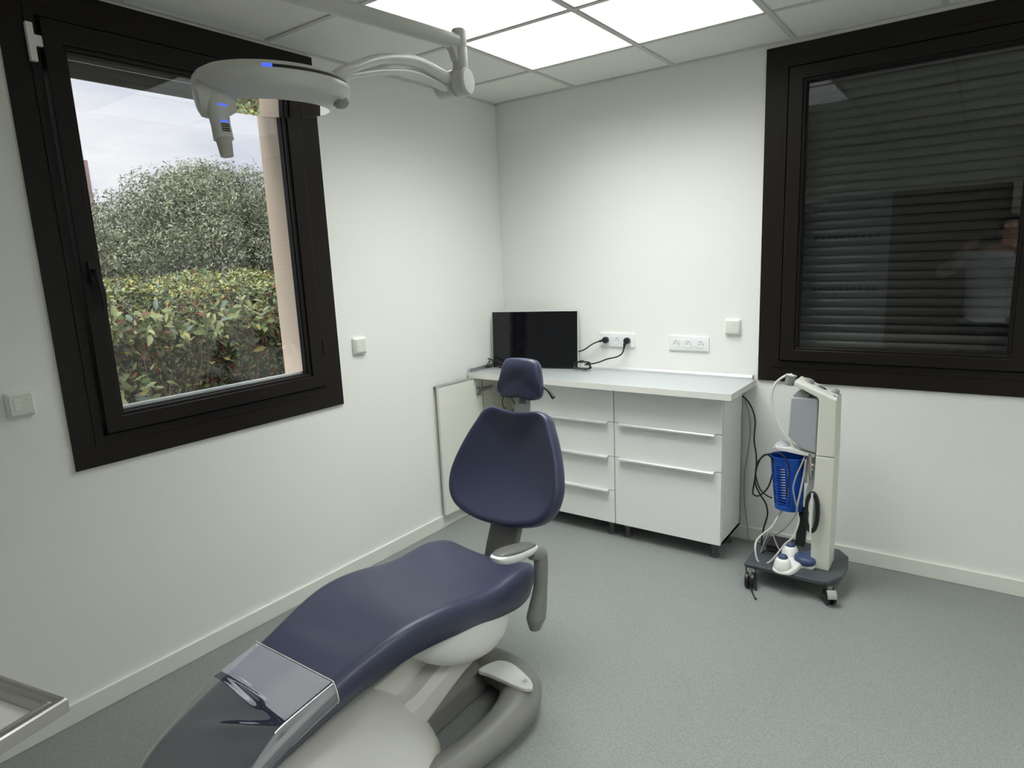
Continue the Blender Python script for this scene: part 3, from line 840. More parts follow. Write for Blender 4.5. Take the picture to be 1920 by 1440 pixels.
# headrest
HO = Vector((CX + .0, -1.375, 1.055)); hey = Vector((0, .20, 1)).normalized(); hol = [(0, -.012), (.05, -.018), (.094, -.010), (.108, .018), (.100, .07), (.086, .125), (.066, .146), (.03, .151), (0, .152)]
hol = hol + [(-x, y) for x, y in reversed(hol[1:-1])]
hol = [(p.x, p.y) for p in spline([Vector((x, y, 0)) for x, y in hol], 5, closed=True)]
bm2 = nb()
def hf(x, y, s_): return .050 + .010 * sin(min(1, max(0, (y * s_) / .15)) * pi) - .020 * (abs(x * s_) / .10) ** 2 * 1.0
pillow(bm2, hol, HO, ex, hey, [(.01, -.01), (.6, -.01), (.93, -.004), (.985, .008), (1.0, .022), (.985, .036), (.95, lambda x, y, s: hf(x, y, s) - .002), (.88, hf), (.78, hf), (.66, hf), (.54, hf), (.42, hf), (.3, hf), (.18, hf), (.08, hf), (.01, hf)])
hr = put('headrest', bm2, M['navy'], ch, auto=80)
bm2 = nb(); prism(bm2, [(CX - .045, -1.392, .965), (CX + .045, -1.392, .965), (CX + .030, -1.352, 1.10), (CX - .030, -1.352, 1.10)], (0, .014, -.003))
hb = put('headrest_bar', bm2, M['chs'], ch, smooth=False, bev=.003)
bm2 = nb(); prism(bm2, [(CX - .015, -1.3840, 1.02), (CX + .015, -1.3840, 1.02), (CX + .012, -1.374, 1.05), (CX - .012, -1.374, 1.05)], (0, .012, 0))
put('bar_slot', bm2, M['knob'], hb, smooth=False)
bm2 = nb(); tube(bm2, [(CX + .07, -1.36, 1.10), (CX + .115, -1.365, 1.085), (CX + .150, -1.372, 1.055)], [.005, .006, .009], seg=10)
put('lever', bm2, M['black'], hr)
put('back_support', bm, M['chg'], ch, auto=50)
# armrest (right side)
AX = 1.395
bm = nb()
pp = [(AX + .010, -1.815, .612), (AX + .018, -1.772, .592), (AX + .020, -1.768, .54), (AX + .018, -1.775, .46), (AX + .016, -1.790, .40), (AX + .014, -1.802, .36), (AX + .012, -1.806, .322)]
tube(bm, pp, [.026, .034, .033, .034, .042, .046, .028], n=6, prof=[(x * .72, y) for x, y in [(cos(2 * pi * k / 16), sin(2 * pi * k / 16)) for k in range(16)]], up=Vector((0, 1, 0)))
ap = put('armrest', bm, M['chg'], ch, auto=60)
bm = nb()
aol = [(.0, -.115), (.022, -.108), (.036, -.075), (.041, -.02), (.036, .04), (.028, .095), (.02, .115), (0, .12)]
aol = aol + [(-x, y) for x, y in reversed(aol[1:-1])]
aol = [(p.x, p.y) for p in spline([Vector((x, y, 0)) for x, y in aol], 4, closed=True)]
apex = Vector((1, 0, 0)); apey = Vector((0, 1, -.20)).normalized()
AO = Vector((AX, -1.895, .640))
pillow(bm, aol, AO - Vector((0, 0, .014)), apex, apey, [(.01, -.012), (.6, -.010), (.9, .0), (1.0, .012), (1.0, .018), (.93, .024), (.01, .024)])
put('arm_frame', bm, M['chs'], ap, auto=50)
bm = nb(); pillow(bm, aol, AO, apex, apey, [(.01, .008), (.90, .009), (.90, .013), (.82, .018), (.5, .022), (.01, .023)])
put('arm_pad', bm, M['chgd'], ap, auto=50)
# white shell under the seat
bm = nb(); rings = []
for k in range(17):
    s = -1 + 2 * k / 16; y = -1.965 + .255 * s
    dep = .150 * max(0.0, (1 - s * s)) ** .55 + .004
    top = np.interp(-y, [1.70, 1.9, 2.1, 2.3], [.352, .37, .41, .43]) + .03
    hw = .205 * max(.12, (1 - abs(s) ** 3)) ** .4
    rings.append([Vector((CX + .02 + hw * math.copysign(abs(cos(pi * j / 14)) ** .35, cos(pi * j / 14)), y, top - .035 - dep * max(0, sin(pi * j / 14)) ** .9)) for j in range(15)] + [Vector((CX + .02 - hw, y, top)), Vector((CX + .02 + hw, y, top))])
loft(bm, rings)
put('seat_shell', bm, M['shellm'], ch, auto=60)
# lift arm from the shell down to the base cover
bm = nb()
loft(bm, [[(CX + x, y, z) for x, z in ((-.09, z0), (.115, z0), (.135, z0 + .02), (.135, z1 - .02), (.11, z1), (-.09, z1))] for y, z0, z1 in ((-1.86, .20, .31), (-2.0, .17, .28), (-2.2, .10, .225), (-2.4, .06, .22))])
put('lift_arm', bm, M['chw'], ch, auto=30, bev=.006)
bm = nb()
loft(bm, [[(CX + x, y, z) for x, z in ((-.10, z0), (.055, z0), (.055, z1), (-.10, z1))] for y, z0, z1 in ((-1.98, .25, .345), (-2.2, .2, .315), (-2.45, .15, .29))])
put('arm_cover', bm, M['chw'], ch, auto=30, bev=.005)
# big white base cover at the foot side
bm = nb(); rings = []
for z, hx, ya, yb in ((0.012, .285, -2.98, -2.135), (.05, .288, -2.98, -2.13), (.10, .275, -2.96, -2.15), (.16, .245, -2.93, -2.185), (.22, .215, -2.90, -2.235), (.27, .195, -2.86, -2.285), (.305, .175, -2.82, -2.33), (.325, .145, -2.76, -2.38), (.330, .09, -2.70, -2.45), (.331, .01, -2.6, -2.55)):
    c = (ya + yb) / 2; hy2 = (yb - ya) / 2
    rings.append([Vector((CX + .0 + hx * math.copysign(abs(cos(a)) ** .75, cos(a)), c + hy2 * math.copysign(abs(sin(a)) ** .75, sin(a)), z)) for a in [2 * pi * k / 40 for k in range(40)]])
loft(bm, rings)
put('base_cover', bm, M['chw'], ch, auto=50)
# cast grey base with two loops
ce = [(cos(2 * pi * k / 20), sin(2 * pi * k / 20)) for k in range(20)]
def loop_rim(sx):
    bm = nb()
    pts = [(CX + sx * .02, -1.785, .075), (CX + sx * .14, -1.775, .072), (CX + sx * .245, -1.815, .068), (CX + sx * .292, -1.90, .062), (CX + sx * .300, -2.0, .055), (CX + sx * .290, -2.12, .05), (CX + sx * .262, -2.25, .045), (CX + sx * .22, -2.4, .04)]
    tube(bm, pts, [.072, .074, .076, .074, .066, .060, .056, .05], prof=[(a * 1.0 if abs(1) else a, b * .86) for a, b in ce], n=6)
    for v in bm.verts:
        if v.co.z < .004: v.co.z = .004
    return bm
for sx in (1, -1): put('base_rim', loop_rim(sx), M['chg'], ch, auto=60)
bm = nb(); loft(bm, [[(CX + x, y, z) for x, z in ((-.10, .005), (.10, .005), (.095, .09), (.06, .115), (-.06, .115), (-.095, .09))] for y in (-1.74, -2.4)])
put('base_spine', bm, M['chg'], ch, auto=30, bev=.01)
for sx in (1, -1):
    bm = nb()
    c = [(at(u, v, 2, .135).x - CX, at(u, v, 2, .135).y) for u, v in ((897, 1256), (930, 1240), (957, 1243), (980, 1260), (997, 1279), (996, 1291), (975, 1290), (945, 1277), (915, 1264))]
    cc = [(p.x, p.y) for p in spline([Vector((x, y, 0)) for x, y in c], 4, closed=True)]
    loft(bm, [[(CX + sx * x, y, z) for x, y in cc] for z in (.122, .138)])
    cp = put('base_cap', bm, M['cartw2'], ch, auto=40, bev=.003)
    bm = nb(); lathe(bm, [(.009, 0), (.009, .003), (.004, .003), (.003, .001)], (CX + sx * (at(985, 1277, 2, .139).x - CX), at(985, 1277, 2, .139).y, .138), seg=14)
    put('screw', bm, M['chrome'], cp)

# clear protective sheet over the foot end
bm = nb(); rings = []
fo = [s for s in ST if s[0] <= -2.535]
nn = 0
for s in fo:
    r_ = seat_ring(*s, off=.004, flo=0)[:17 + 5]
    rr = seat_ring(*s, off=.004)
    left = rr[-5:]
    ringo = list(left) + r_[:21]
    rings.append(ringo)
# densify across for wrinkles
def lin(a, b, t): return a + (b - a) * t
gridp = []
for i in range(len(rings) - 1):
    for q in range(10):
        gridp.append([lin(rings[i][j], rings[i + 1][j], q / 10) for j in range(len(rings[i]))])
gridp.append(rings[-1])
def wl(u0, v0, u1, v1, z=.43):
    a, c = at(u0, v0, 2, z), at(u1, v1, 2, z); return (a.x - CX, a.y), (c.x - CX, c.y)
wr = [(*wl(404, 1300, 480, 1368), .015, .0085), (*wl(352, 1366, 520, 1402), .015, .0085), (*wl(430, 1296, 500, 1352), .012, .006), (*wl(560, 1310, 578, 1338), .006, -.0012), (*wl(596, 1338, 606, 1362, ), .005, -.001)]
def wrinkle(x, y):
    h = 0
    for (x0, y0), (x1, y1), wd, am in wr:
        dx, dy = x1 - x0, y1 - y0; L = dx * dx + dy * dy; t_ = max(0, min(1, ((x - x0) * dx + (y - y0) * dy) / L))
        d2 = (x - x0 - dx * t_) ** 2 + (y - y0 - dy * t_) ** 2
        h += am * math.exp(-d2 / (wd * wd)) * math.sin(pi * min(1, max(0.0, t_ * .9 + .05)))
    h += .0006 * sin(x * 38 + y * 21) * sin(y * 30 - x * 9)
    return h
fine = []
for row in gridp:
    line = []
    for j in range(len(row) - 1):
        for q in range(5): line.append(lin(row[j], row[j + 1], q / 5))
    line.append(row[-1])
    edge = 1.0
    yy = line[len(line) // 2].y
    hw_ = np.interp(-yy, [-q[0] for q in ST], [q[1] for q in ST]); zc = np.interp(-yy, [-q[0] for q in ST], [q[2] for q in ST]) + .005
    zf = .517 - .18 * (-2.535 - yy)                                  # the sheet spans the hollow of the knee bend, nearly flat
    if yy < -2.70:
        k_ = min(1, (-2.70 - yy) / .14); k_ = k_ * k_ * (3 - 2 * k_); zf = zf * (1 - k_) + (zc - .004) * k_
    for p in line:
        e_ = max(0, min(1, (hw_ - .006 - abs(p.x - CX)) / .007))
        if p.z > zc - .05 and zf > p.z: p.z = p.z + (zf - p.z) * e_
    line = [p + Vector((0, 0, wrinkle(p.x - CX, p.y) * (1 if yy < -2.69 else .25) + .003)) for p in line]
    fine.append(line)
loft(bm, fine, closed=False)
M['film'] = glass_mat('clear_vinyl_sheet', (.96, .97, .98), 3.1, 0.015)
tag(put('protective_cover', bm, M['film'], auto=180), 'clear glossy plastic sheet stretched over the foot end of the navy chair', 'plastic cover')
bm = nb(); tube(bm, [p + Vector((0, .002, .001)) for p in fine[0]], .0022, seg=6, smooth=False)
o = put('hem', bm, M['hose'], bpy.data.objects['protective_cover'])

# ================================================================= OPERATING LIGHT
ol_t = thing('operating_light', (1.25, -2.9, 2.5), 'white dental operating light with a round mirrored head on a jointed ceiling arm', 'lamp')
J = at(861, 83, 2, 2.240); Jb = Vector((J.x, J.y, 2.135))
bm = nb()
T0 = at(600, 3, 2, 2.245); dirT = (T0 - Vector((J.x, J.y, 2.245))).normalized()
Tend = Vector((J.x, J.y, 2.245)) + dirT * 1.12
cyl(bm, Vector((J.x, J.y, 2.245)) + dirT * .015, Tend, .0215, 24)
put('long_arm', bm, M['lampw'], ol_t)
bm = nb(); cyl(bm, (Tend.x, Tend.y, 2.2), (Tend.x, Tend.y, H), .03, 24); lathe(bm, [(.09, -.03), (.09, -.002), (.03, -.045)], (Tend.x, Tend.y, H))
put('ceiling_mount', bm, M['lampw'], ol_t)
bm = nb(); lathe(bm, [(.001, .052), (.019, .050), (.0225, .044), (.0225, .0)], (J.x, J.y, 2.230)); prism(bm, [Vector((J.x, J.y, z)) + dirT * a + Vector((dirT.y, -dirT.x, 0)) * -.012 for a, z in ((0, 2.245), (.055, 2.236), (.034, 2.215), (.024, 2.19), (0, 2.185))], Vector((dirT.y, -dirT.x, 0)) * .024)
put('pivot_collar', bm, M['lampw'], ol_t, auto=40)
bm = nb(); lathe(bm, [(.0225, .0), (.0225, .062), (.0205, .066), (.0205, .075)], (J.x, J.y, 2.166))
put('pivot_post', bm, M['lampw'], ol_t, auto=40)
K = at(857, 156, 1, J.y)
HC = CC + (F_ + R_ * ((513 - 960) / FPX) - U_ * ((164 - 720) / FPX)).normalized() * 1.60
AT = at(648, 146, 1, HC.y + .13)
# knuckle: short drum whose axis points sideways
kd = Vector((.96, .16, .0)).normalized()
bm = nb(); lathe(bm, [(.030, -.068), (.037, -.062), (.038, -.003), (.034, -.003), (.034, .003), (.040, .003), (.040, .036), (.037, .040), (.030, .040)], K, kd, 36)
put('knuckle', bm, M['lampw'], ol_t, auto=30)
bm = nb(); lathe(bm, [(.034, .0405), (.034, .042), (.001, .043)], K, kd, 36)
put('knuckle_cap', bm, M['pedw'], ol_t, auto=30)
bm = nb(); cyl(bm, K + Vector((0, 0, .02)), (J.x, J.y, 2.17), .021, 20); 
put('knuckle_neck', bm, M['lampw'], ol_t)
# bowed spring arm: two parallel round bars
A1 = K - kd * .022
for off, r_, nm in ((Vector((0, 0, .012)), .0155, 'spring_arm'), (Vector((-.012, .012, -.014)), .0105, 'spring_arm_rod')):
    bm = nb()
    P = [A1 + off * .7, A1.lerp(AT, .12) + off + Vector((0, 0, .012)), A1.lerp(AT, .42) + off + Vector((0, 0, .040)), A1.lerp(AT, .72) + off * .9 + Vector((0, 0, .036)), AT + off * .4 + Vector((0, 0, .01)), AT + (HC - AT) * .25]
    tube(bm, P, [r_ * 1.15, r_ * 1.15, r_, r_ * .85, r_ * .7, r_ * .6], seg=16)
    put(nm, bm, M['lampw'], ol_t)
bm = nb(); cyl(bm, A1 + Vector((0, 0, .008)), A1.lerp(AT, .07) + Vector((0, 0, .016)), .021, 20)
put('arm_sleeve', bm, M['lampw'], ol_t)
# head
hx_ = (at(660, 152, 1, HC.y) - HC); 
tilt = Matrix.Rotation(R(2.5), 3, Vector((F_.x, F_.y, 0)).normalized())
HN = tilt @ Vector((0, 0, 1))
HN = (Matrix.Rotation(R(2.6), 3, Vector((R_.x, R_.y, 0)).normalized()) @ HN).normalized(); RH = .172
bm = nb()
lathe(bm, [(.001, .034), (.05, .034), (.10, .031), (.136, .024), (.150, .016), (.158, .006), (.160, -.004), (.157, -.016), (.150, -.025), (.144, -.027), (.142, -.025), (.130, -.031), (.116, -.042), (.112, -.042)], HC, HN, 72)
hd = put('lamp_head', bm, M['lampw'], ol_t, auto=40)
bm = nb(); lathe(bm, [(.1125, -.0415), (.1125, -.0425), (.001, -.0425)], HC, HN, 64)
put('lens', bm, M['mirror'], hd, auto=30)
# status strip round the rim
toC = Vector((CC.x - HC.x, CC.y - HC.y, 0)).normalized(); side = Vector((0, 0, 1)).cross(toC)
def rimp(ang, r, h):
    a = Matrix.Rotation(ang, 3, HN) @ (toC - HN * toC.dot(HN)).normalized(); return HC + a * r + HN * h
for a0, a1, m_, nm in ((-.11, .01, M['led'], 'status_light'), (.01, 1.2, M['black'], 'status_strip')):
    bm = nb(); n_ = 14
    loft(bm, [[rimp(a0 + (a1 - a0) * k / n_, r, h) for r, h in ((.1525, .0125), (.1568, .0072), (.1582, .0083), (.1538, .0138))] for k in range(n_ + 1)])
    put(nm, bm, m_, hd)
# side boss and handle on the left
ba = -.92
Bc = rimp(ba - .18, .134, -.040); Bd = (rimp(ba - .25, .155, -.03) - HC).normalized()
bm = nb(); lathe(bm, [(.001, -.045), (.030, -.040), (.035, -.028), (.035, .016), (.031, .026), (.020, .030), (.001, .030)], Bc, Matrix.Rotation(-.2, 3, HN) @ Bd, 28)
put('handle_boss', bm, M['lampw'], hd, auto=40)
Hc = at(411, 222, 1, Bc.y - .0); 
Hd = (at(427, 298, 1, Bc.y) - at(408, 205, 1, Bc.y))
Hs = at(407, 200, 1, Bc.y)
L = Hd.length
bm = nb(); lathe(bm, [(.001, -.02), (.024, -.018), (.024, 0), (.0205, .012), (.0185, .035), (.019, .062), (.0195, .064), (.001, .065)], Hs, Hd, 28)
hn = put('handle', bm, M['lampw'], hd, auto=40)
bm = nb(); lathe(bm, [(.0155, .060), (.0125, L), (.001, L + .001)], Hs, Hd, 28)
put('handle_grip', bm, M['handle'], hn, auto=40)
hax = Hd.normalized(); hf_ = (CC - Hs); hf_ = (hf_ - hax * hf_.dot(hax)).normalized(); hs_ = hax.cross(hf_)
def hmark(h, m_, nm, r=.0192):
    bm = nb(); loft(bm, [[Hs + hax * (h + dh) + (Matrix.Rotation(a, 3, hax) @ hf_) * rr for dh, rr in ((-.0011, r - .001), (-.0011, r + .0008), (.0011, r + .0008), (.0011, r - .001))] for a in [-.05 - .12 * k for k in range(8)]])
    put(nm, bm, m_, hn)
for sgn in (1,):
    hmark(.0035, M['led'], 'handle_light', .0235); hmark(.034, M['led'], 'handle_light')
    for k in range(4): hmark(.040 + k * .0042, M['black'], 'vent')
bm = nb(); Gc = rimp(1.28, .140, -.028); ball(bm, Gc, .018, .018, .014)
put('rim_knob', bm, M['lampg'], hd)

# ================================================================= TRAY (lower left)
tr = thing('instrument_tray', (1.10, -3.36, 0), 'stainless steel instrument tray on a stand at the lower left corner', 'tray')
c0 = at(127, 1309, 2, .85); ea = (at(0, 1264, 2, .85) - c0).normalized(); eb = Vector((-ea.y, ea.x, 0)); 
if eb.y > 0: eb = -eb
TA, TBn = .46, .34
def tp(a, b, z): return (c0.x + ea.x * a + eb.x * b, c0.y + ea.y * a + eb.y * b, z)
def tring(i, z): return [tp(i, i, z), tp(TA - i, i, z), tp(TA - i, TBn - i, z), tp(i, TBn - i, z)]
bm = nb(); loft(bm, [tring(.004, .822), tring(0, .824), tring(0, .848), tring(.003, .852), tring(.010, .853), tring(.014, .849), tring(.018, .849), tring(.022, .852), tring(.027, .850), tring(.034, .833), tring(.036, .832)])
put('tray_rim', bm, M['steel'], tr, smooth=False, bev=.001)
bm = nb(); loft(bm, [tring(.035, .832), tring(.035, .8335)])
put('tray_mat', bm, M['steelm'], tr, smooth=False)
tc = tp(TA / 2 + .1, TBn / 2 + .05, 0)
bm = nb(); cyl(bm, (tc[0], tc[1], .03), (tc[0], tc[1], .822), .018, 20)
put('stand_pole', bm, M['steel'], tr)
bm = nb()
for k in range(4):
    a = k * pi / 2 + .5; tube(bm, [(tc[0], tc[1], .05), (tc[0] + .13 * cos(a), tc[1] + .13 * sin(a), .035), (tc[0] + .24 * cos(a), tc[1] + .24 * sin(a), .02)], .016, n=3)
put('stand_foot', bm, M['steel'], tr)

# ================================================================= MEDICAL CART
ct = thing('medical_cart', (1.95, -.32, 0), 'cream scaler unit on a grey wheeled base beside the drawers', 'medical cart')
FY, BY = -.40, -.265
def poly(px, y): return [at(u, v, 1, y) for u, v in px]
up_ = poly([(1488, 722), (1533, 746), (1535.5, 752), (1530, 855), (1565, 858.5), (1568.5, 751), (1490, 715)], FY)
bm = nb(); prism(bm, up_, (0, BY - FY, 0)); put('upper_body', bm, M['cartw'], ct, smooth=False, bev=.004)
cx0, cx1 = at(1530, 855, 1, FY).x, at(1565, 858, 1, FY).x
zs = at(1545, 856, 1, FY).z
bx0, bx1 = at(1518, 1067, 1, FY).x, at(1553, 1079, 1, FY).x
bm = nb(); loft(bm, [[(a, y, z) for a, y in ((x0, FY), (x1, FY), (x1, BY), (x0, BY))] for x0, x1, z in ((bx0, bx1, .106), (cx0, cx1, zs - .003))])
put('column', bm, M['cartw'], ct, smooth=False, bev=.004)
# control panel on the sloping top
pA = up_[6]; pB = up_[5]
pd = (pB - pA); pn = Vector((0, 1, 0)); pu = pn.cross(pd).normalized(); pu = pu if pu.z > 0 else -pu
def pp_(s, y, h): return pA + pd * s + Vector((0, y, 0)) + pu * h
Dp = BY - FY
bm = nb(); loft(bm, [[pp_(s, y, h) for s, y in ((.0 + i, .004 + i), (1.0 - i, .004 + i), (1.0 - i, Dp - .004 - i), (0 + i, Dp - .004 - i))] for i, h in ((0, 0), (.01, .006), (.04, .008))])
put('control_panel', bm, M['cartw2'], ct, smooth=False, bev=.002)
bm = nb(); lathe(bm, [(.017, 0), (.017, .014), (.014, .018), (.001, .018)], pp_(.86, .085, .007), pu, 24); kn = put('knob', bm, M['knob'], ct, auto=40)
bm = nb(); lathe(bm, [(.022, 0), (.022, .006), (.019, .016), (.001, .018)], pp_(.25, .07, .005), pu, 24); put('knob', bm, M['knob'], ct, auto=40)
bm = nb(); lathe(bm, [(.023, 0), (.022, .002), (.001, .003)], pp_(.56, .07, .008), pu, 24); put('dial', bm, M['knob'], ct, auto=40)
bm = nb(); loft(bm, [[pp_(s, y, h) for s, y in ((.50, .066), (.66, .060), (.66, .074), (.50, .079))] for h in (.0115, .0125)]); put('slot', bm, M['hole'], ct)
bm = nb(); loft(bm, [[pp_(s, y, h) for s, y in ((.88, .022), (.95, .022), (.95, .034), (.88, .034))] for h in (.008, .0095)]); put('button', bm, M['knob'], ct)
# handpiece holder
hp = at(1482, 710, 1, -.34)
bm = nb(); lathe(bm, [(.020, -.030), (.022, -.026), (.022, .010), (.026, .013), (.026, .018), (.001, .019)], hp, (0.15, 0, 1), 20); lathe(bm, [(.006, .018), (.004, .026), (.001, .027)], hp, (0.15, 0, 1), 12)
box(bm, hp + Vector((0, -.012, -.018)), hp + Vector((.05, .012, .0)))
put('holder', bm, M['knob'], ct, auto=40)
# grey tank
bm = nb(); tk = poly([(1478, 744), (1518, 747), (1514, 736), (1535, 752), (1530, 850), (1507, 845), (1478, 820)], -.375)
bm.free(); bm = nb(); prism(bm, poly([(1483, 745), (1534, 748), (1530, 851), (1502, 842), (1477.5, 818)], -.385), (0, .10, 0))
tnk = put('tank', bm, M['cartg'], ct, smooth=False, bev=.006)
bm = nb(); prism(bm, poly([(1486, 741), (1494, 736), (1507, 734), (1518, 741), (1516, 747), (1488, 745)], -.37), (0, .08, 0)); put('tank_lid', bm, M['knob'], tnk, smooth=False, bev=.004)
# arm plate that carries the small cup and basket
bm = nb(); prism(bm, poly([(1452, 834), (1456, 838), (1482, 841), (1500, 846), (1528, 852), (1528, 858), (1500, 853), (1456, 843)], -.38), (0, .09, 0))
put('shelf', bm, M['cartw2'], ct, smooth=False, bev=.002)
q = at(1468, 838, 1, -.335)
bm = nb(); lathe(bm, [(.001, -.01), (.040, -.008), (.046, -.002), (.040, .006), (.026, .022), (.001, .032)], q, seg=24); put('funnel', bm, M['cartg'], ct, auto=60)
# base plate
bx, by = 1.965, -.31; plan = [(1.758, -.50), (1.765, -.512), (2.10, -.520), (2.135, -.505), (2.178, -.42), (2.186, -.30), (2.170, -.19), (2.12, -.125), (1.80, -.115), (1.762, -.13)]
bm = nb(); loft(bm, [[(x, y, z) for x, y in plan] for z in (.085, .106)]); put('base_plate', bm, M['cartb'], ct, smooth=False, bev=.006)
for (x, y, a) in ((at(1406, 1087, 2, .0375).x, at(1406, 1087, 2, .0375).y, .15), (at(1555, 1118, 2, .0375).x, at(1555, 1118, 2, .0375).y, .5), (1.81, -.15, .1), (2.11, -.16, -.3)):
    dx, dy = cos(a), sin(a)
    bm = nb()
    for s in (-1, 1):
        c = Vector((x + dx * .013 * s, y + dy * .013 * s, .038)); lathe(bm, [(.001, -.010), (.026, -.010), (.0365, -.006), (.0365, .006), (.026, .010), (.001, .010)], c, (dx, dy, 0), 28)
    cs = put('caster', bm, M['black'], ct, auto=40)
    bm = nb(); lathe(bm, [(.006, -.0245), (.006, .0245)], (x, y, .038), (dx, dy, 0), 12); cyl(bm, (x, y, .06), (x, y, .087), .011, 12)
    put('axle', bm, M['steel'], cs)
    if x > 2.05 and y < -.4:
        bm = nb(); cc_ = Vector((x, y, .038)); perp = Vector((-dy, dx, 0)); 
        loft(bm, [[cc_ + Vector((dx, dy, 0)) * s + (perp * cos(q) + Vector((0, 0, 1)) * sin(q)) * r_ for q in [2.0 + .2 * k for k in range(6)] for r_ in (.0385,)] + [cc_ + Vector((dx, dy, 0)) * s + (perp * cos(q) + Vector((0, 0, 1)) * sin(q)) * .0425 for q in [3.0 - .2 * k for k in range(6)]] for s in (-.02, .02)])
        put('brake', bm, M['lampg'], cs)
# hand pieces and rods on the column's left face
bm = nb()
for (u0, v0, u1, v1, y, r_) in ((1519, 852, 1519, 893, -.39, .008), (1524, 852, 1521, 900, -.36, .006), (1514, 856, 1511, 905, -.37, .005)):
    a, c = at(u0, v0, 1, y), at(u1, v1, 1, y); cyl(bm, a, c, r_, 14)
ball(bm, at(1522, 872, 1, -.385), .012); ball(bm, at(1523, 880, 1, -.37), .010)
put('handpiece', bm, M['steel'], ct)
# white loop hose from the top holder to the lower bracket
pts = [at(u, v, 1, -.35) for u, v in ((1490, 706), (1480, 703), (1468, 707), (1455, 718), (1448, 735), (1447, 752), (1452, 775), (1462, 800), (1475, 820), (1490, 836), (1504, 848), (1515, 855))]
bm = nb(); tube(bm, pts, .0055, seg=10, n=6); put('hose', bm, M['hose'], ct)
# white bracket along the column
bm = nb(); prism(bm, poly([(1500, 849), (1529, 853), (1527, 880), (1524, 918), (1508, 940), (1516, 900), (1518, 870)], -.33), (0, .02, 0)); put('bracket', bm, M['pedw'], ct, smooth=False, bev=.002)
# black oval coiled cord
t = thing('coiled_cord', at(1522, 995, 1, -.415), 'black cord wound into a tall oval on the front of the cream column', 'cable')
bm = nb(); c = at(1522.5, 960.5, 1, -.418)
for k in range(7):
    rx, rz = .020 + .0016 * k, .082 + .0028 * k
    tube(bm, [(c.x + rx * cos(a), c.y + .004 * ((k * 7) % 5) - .008, c.z + rz * math.copysign(abs(sin(a)) ** .8, sin(a))) for a in [2 * pi * j / 16 for j in range(16)]], .0046, seg=6, n=3, closed=True)
put('coil', bm, M['black'], t)
bm = nb(); tube(bm, [at(u, v, 1, -.432) for u, v in ((1523, 925), (1521, 960), (1519, 1003))], .0045, seg=8, n=4); put('wand', bm, M['pedw'], t)
# black power pack
pk = poly([(1497, 962), (1514, 964), (1507, 1027), (1490, 1022)], -.34)
t = thing('power_pack', pk[3], 'black elongated power pack hanging upright behind the foot pedal', 'power pack')
bm = nb(); prism(bm, pk, (0, .04, 0)); put('housing', bm, M['black'], t, smooth=False, bev=.004)
bm = nb(); prism(bm, poly([(1499, 958), (1510, 950), (1514, 962), (1498, 961)], -.335), (0, .03, 0)); put('plug', bm, M['black'], t, smooth=False, bev=.003)
# cables around the cart
cable('power_cable', [at(u, v, 1, y) for u, v, y in ((1392, 742, -.012), (1402, 752, -.04), (1411, 768, -.08), (1416, 790, -.1), (1414, 825, -.12), (1418, 855, -.14), (1417, 885, -.16), (1412, 918, -.18), (1412, 926, -.2), (1420, 930, -.22), (1430, 925, -.26), (1441, 912, -.30), (1448, 890, -.33), (1450, 870, -.37), (1446, 858, -.38), (1436, 852, -.37), (1426, 860, -.33), (1418, 880, -.30), (1416, 905, -.27), (1424, 925, -.25), (1436, 945, -.25), (1439, 965, -.25), (1432, 990, -.26), (1428, 1015, -.27), (1432, 1035, -.28), (1440, 1050, -.27))], .0042, M['black'],
      'thick black cable from the drawer unit looping down to the cart base')
cable('power_cable', [at(u, v, 1, y) for u, v, y in ((1448, 934, -.30), (1436, 928, -.31), (1424, 915, -.32), (1417, 890, -.33), (1420, 868, -.34), (1432, 855, -.36), (1448, 850, -.40), (1462, 850, -.42), (1474, 862, -.43), (1480, 880, -.43), (1478, 905, -.42), (1474, 930, -.41))], .0036, M['black'],
      'black cable looped over the rim of the blue basket')
cable('thin_cable', [at(u, v, 1, y) for u, v, y in ((1397, 750, -.008), (1404, 775, -.010), (1407, 810, -.012), (1402, 850, -.014), (1396, 890, -.015), (1396, 940, -.018), (1401, 985, -.022), (1403, 1008, -.04), (1410, 1014, -.08), (1425, 1012, -.12), (1440, 1008, -.2), (1455, 1002, -.3), (1470, 992, -.36), (1485, 975, -.40), (1494, 958, -.42), (1490, 935, -.43), (1487, 915, -.43), (1492, 895, -.42), (1503, 870, -.40), (1508, 858, -.39))], .0035, M['wireg'],
      'thin grey cable hanging beside the drawer unit and running to the cart')
cable('grey_hose', [at(u, v, 1, y) for u, v, y in ((1466, 958, -.33), (1455, 975, -.36), (1445, 990, -.38), (1428, 1003, -.40), (1418, 1015, -.42), (1416, 1030, -.45), (1420, 1050, -.46), (1430, 1058, -.46), (1444, 1053, -.45), (1460, 1035, -.45), (1472, 1020, -.44), (1484, 1010, -.44), (1492, 996, -.43), (1498, 975, -.42), (1494, 955, -.41), (1500, 925, -.40), (1507, 890, -.39), (1511, 862, -.39))], .0045, M['wirel'],
      'light grey hose looping from the cart down to its base and back')
cable('thin_cable', [at(u, v, 1, y) for u, v, y in ((1420, 1052, -.36), (1432, 1020, -.36), (1440, 1000, -.36), (1446, 992, -.36), (1450, 1005, -.37), (1458, 1025, -.38), (1463, 1034, -.38))], .003, M['wireg'],
      'short grey cable arching above the base near the white foot pedal')
cable('loose_cable', [at(1399, 1062, 1, -.517), at(1400, 1078, 1, -.53), at(1407, 1100, 1, -.56), at(1417, 1124, 2, .004), at(1418, 1110, 1, -.56), at(1418, 1085, 1, -.53), at(1416, 1064, 1, -.52)], .0032, M['black'],
      'black cable end hanging over the front of the cart base onto the floor')
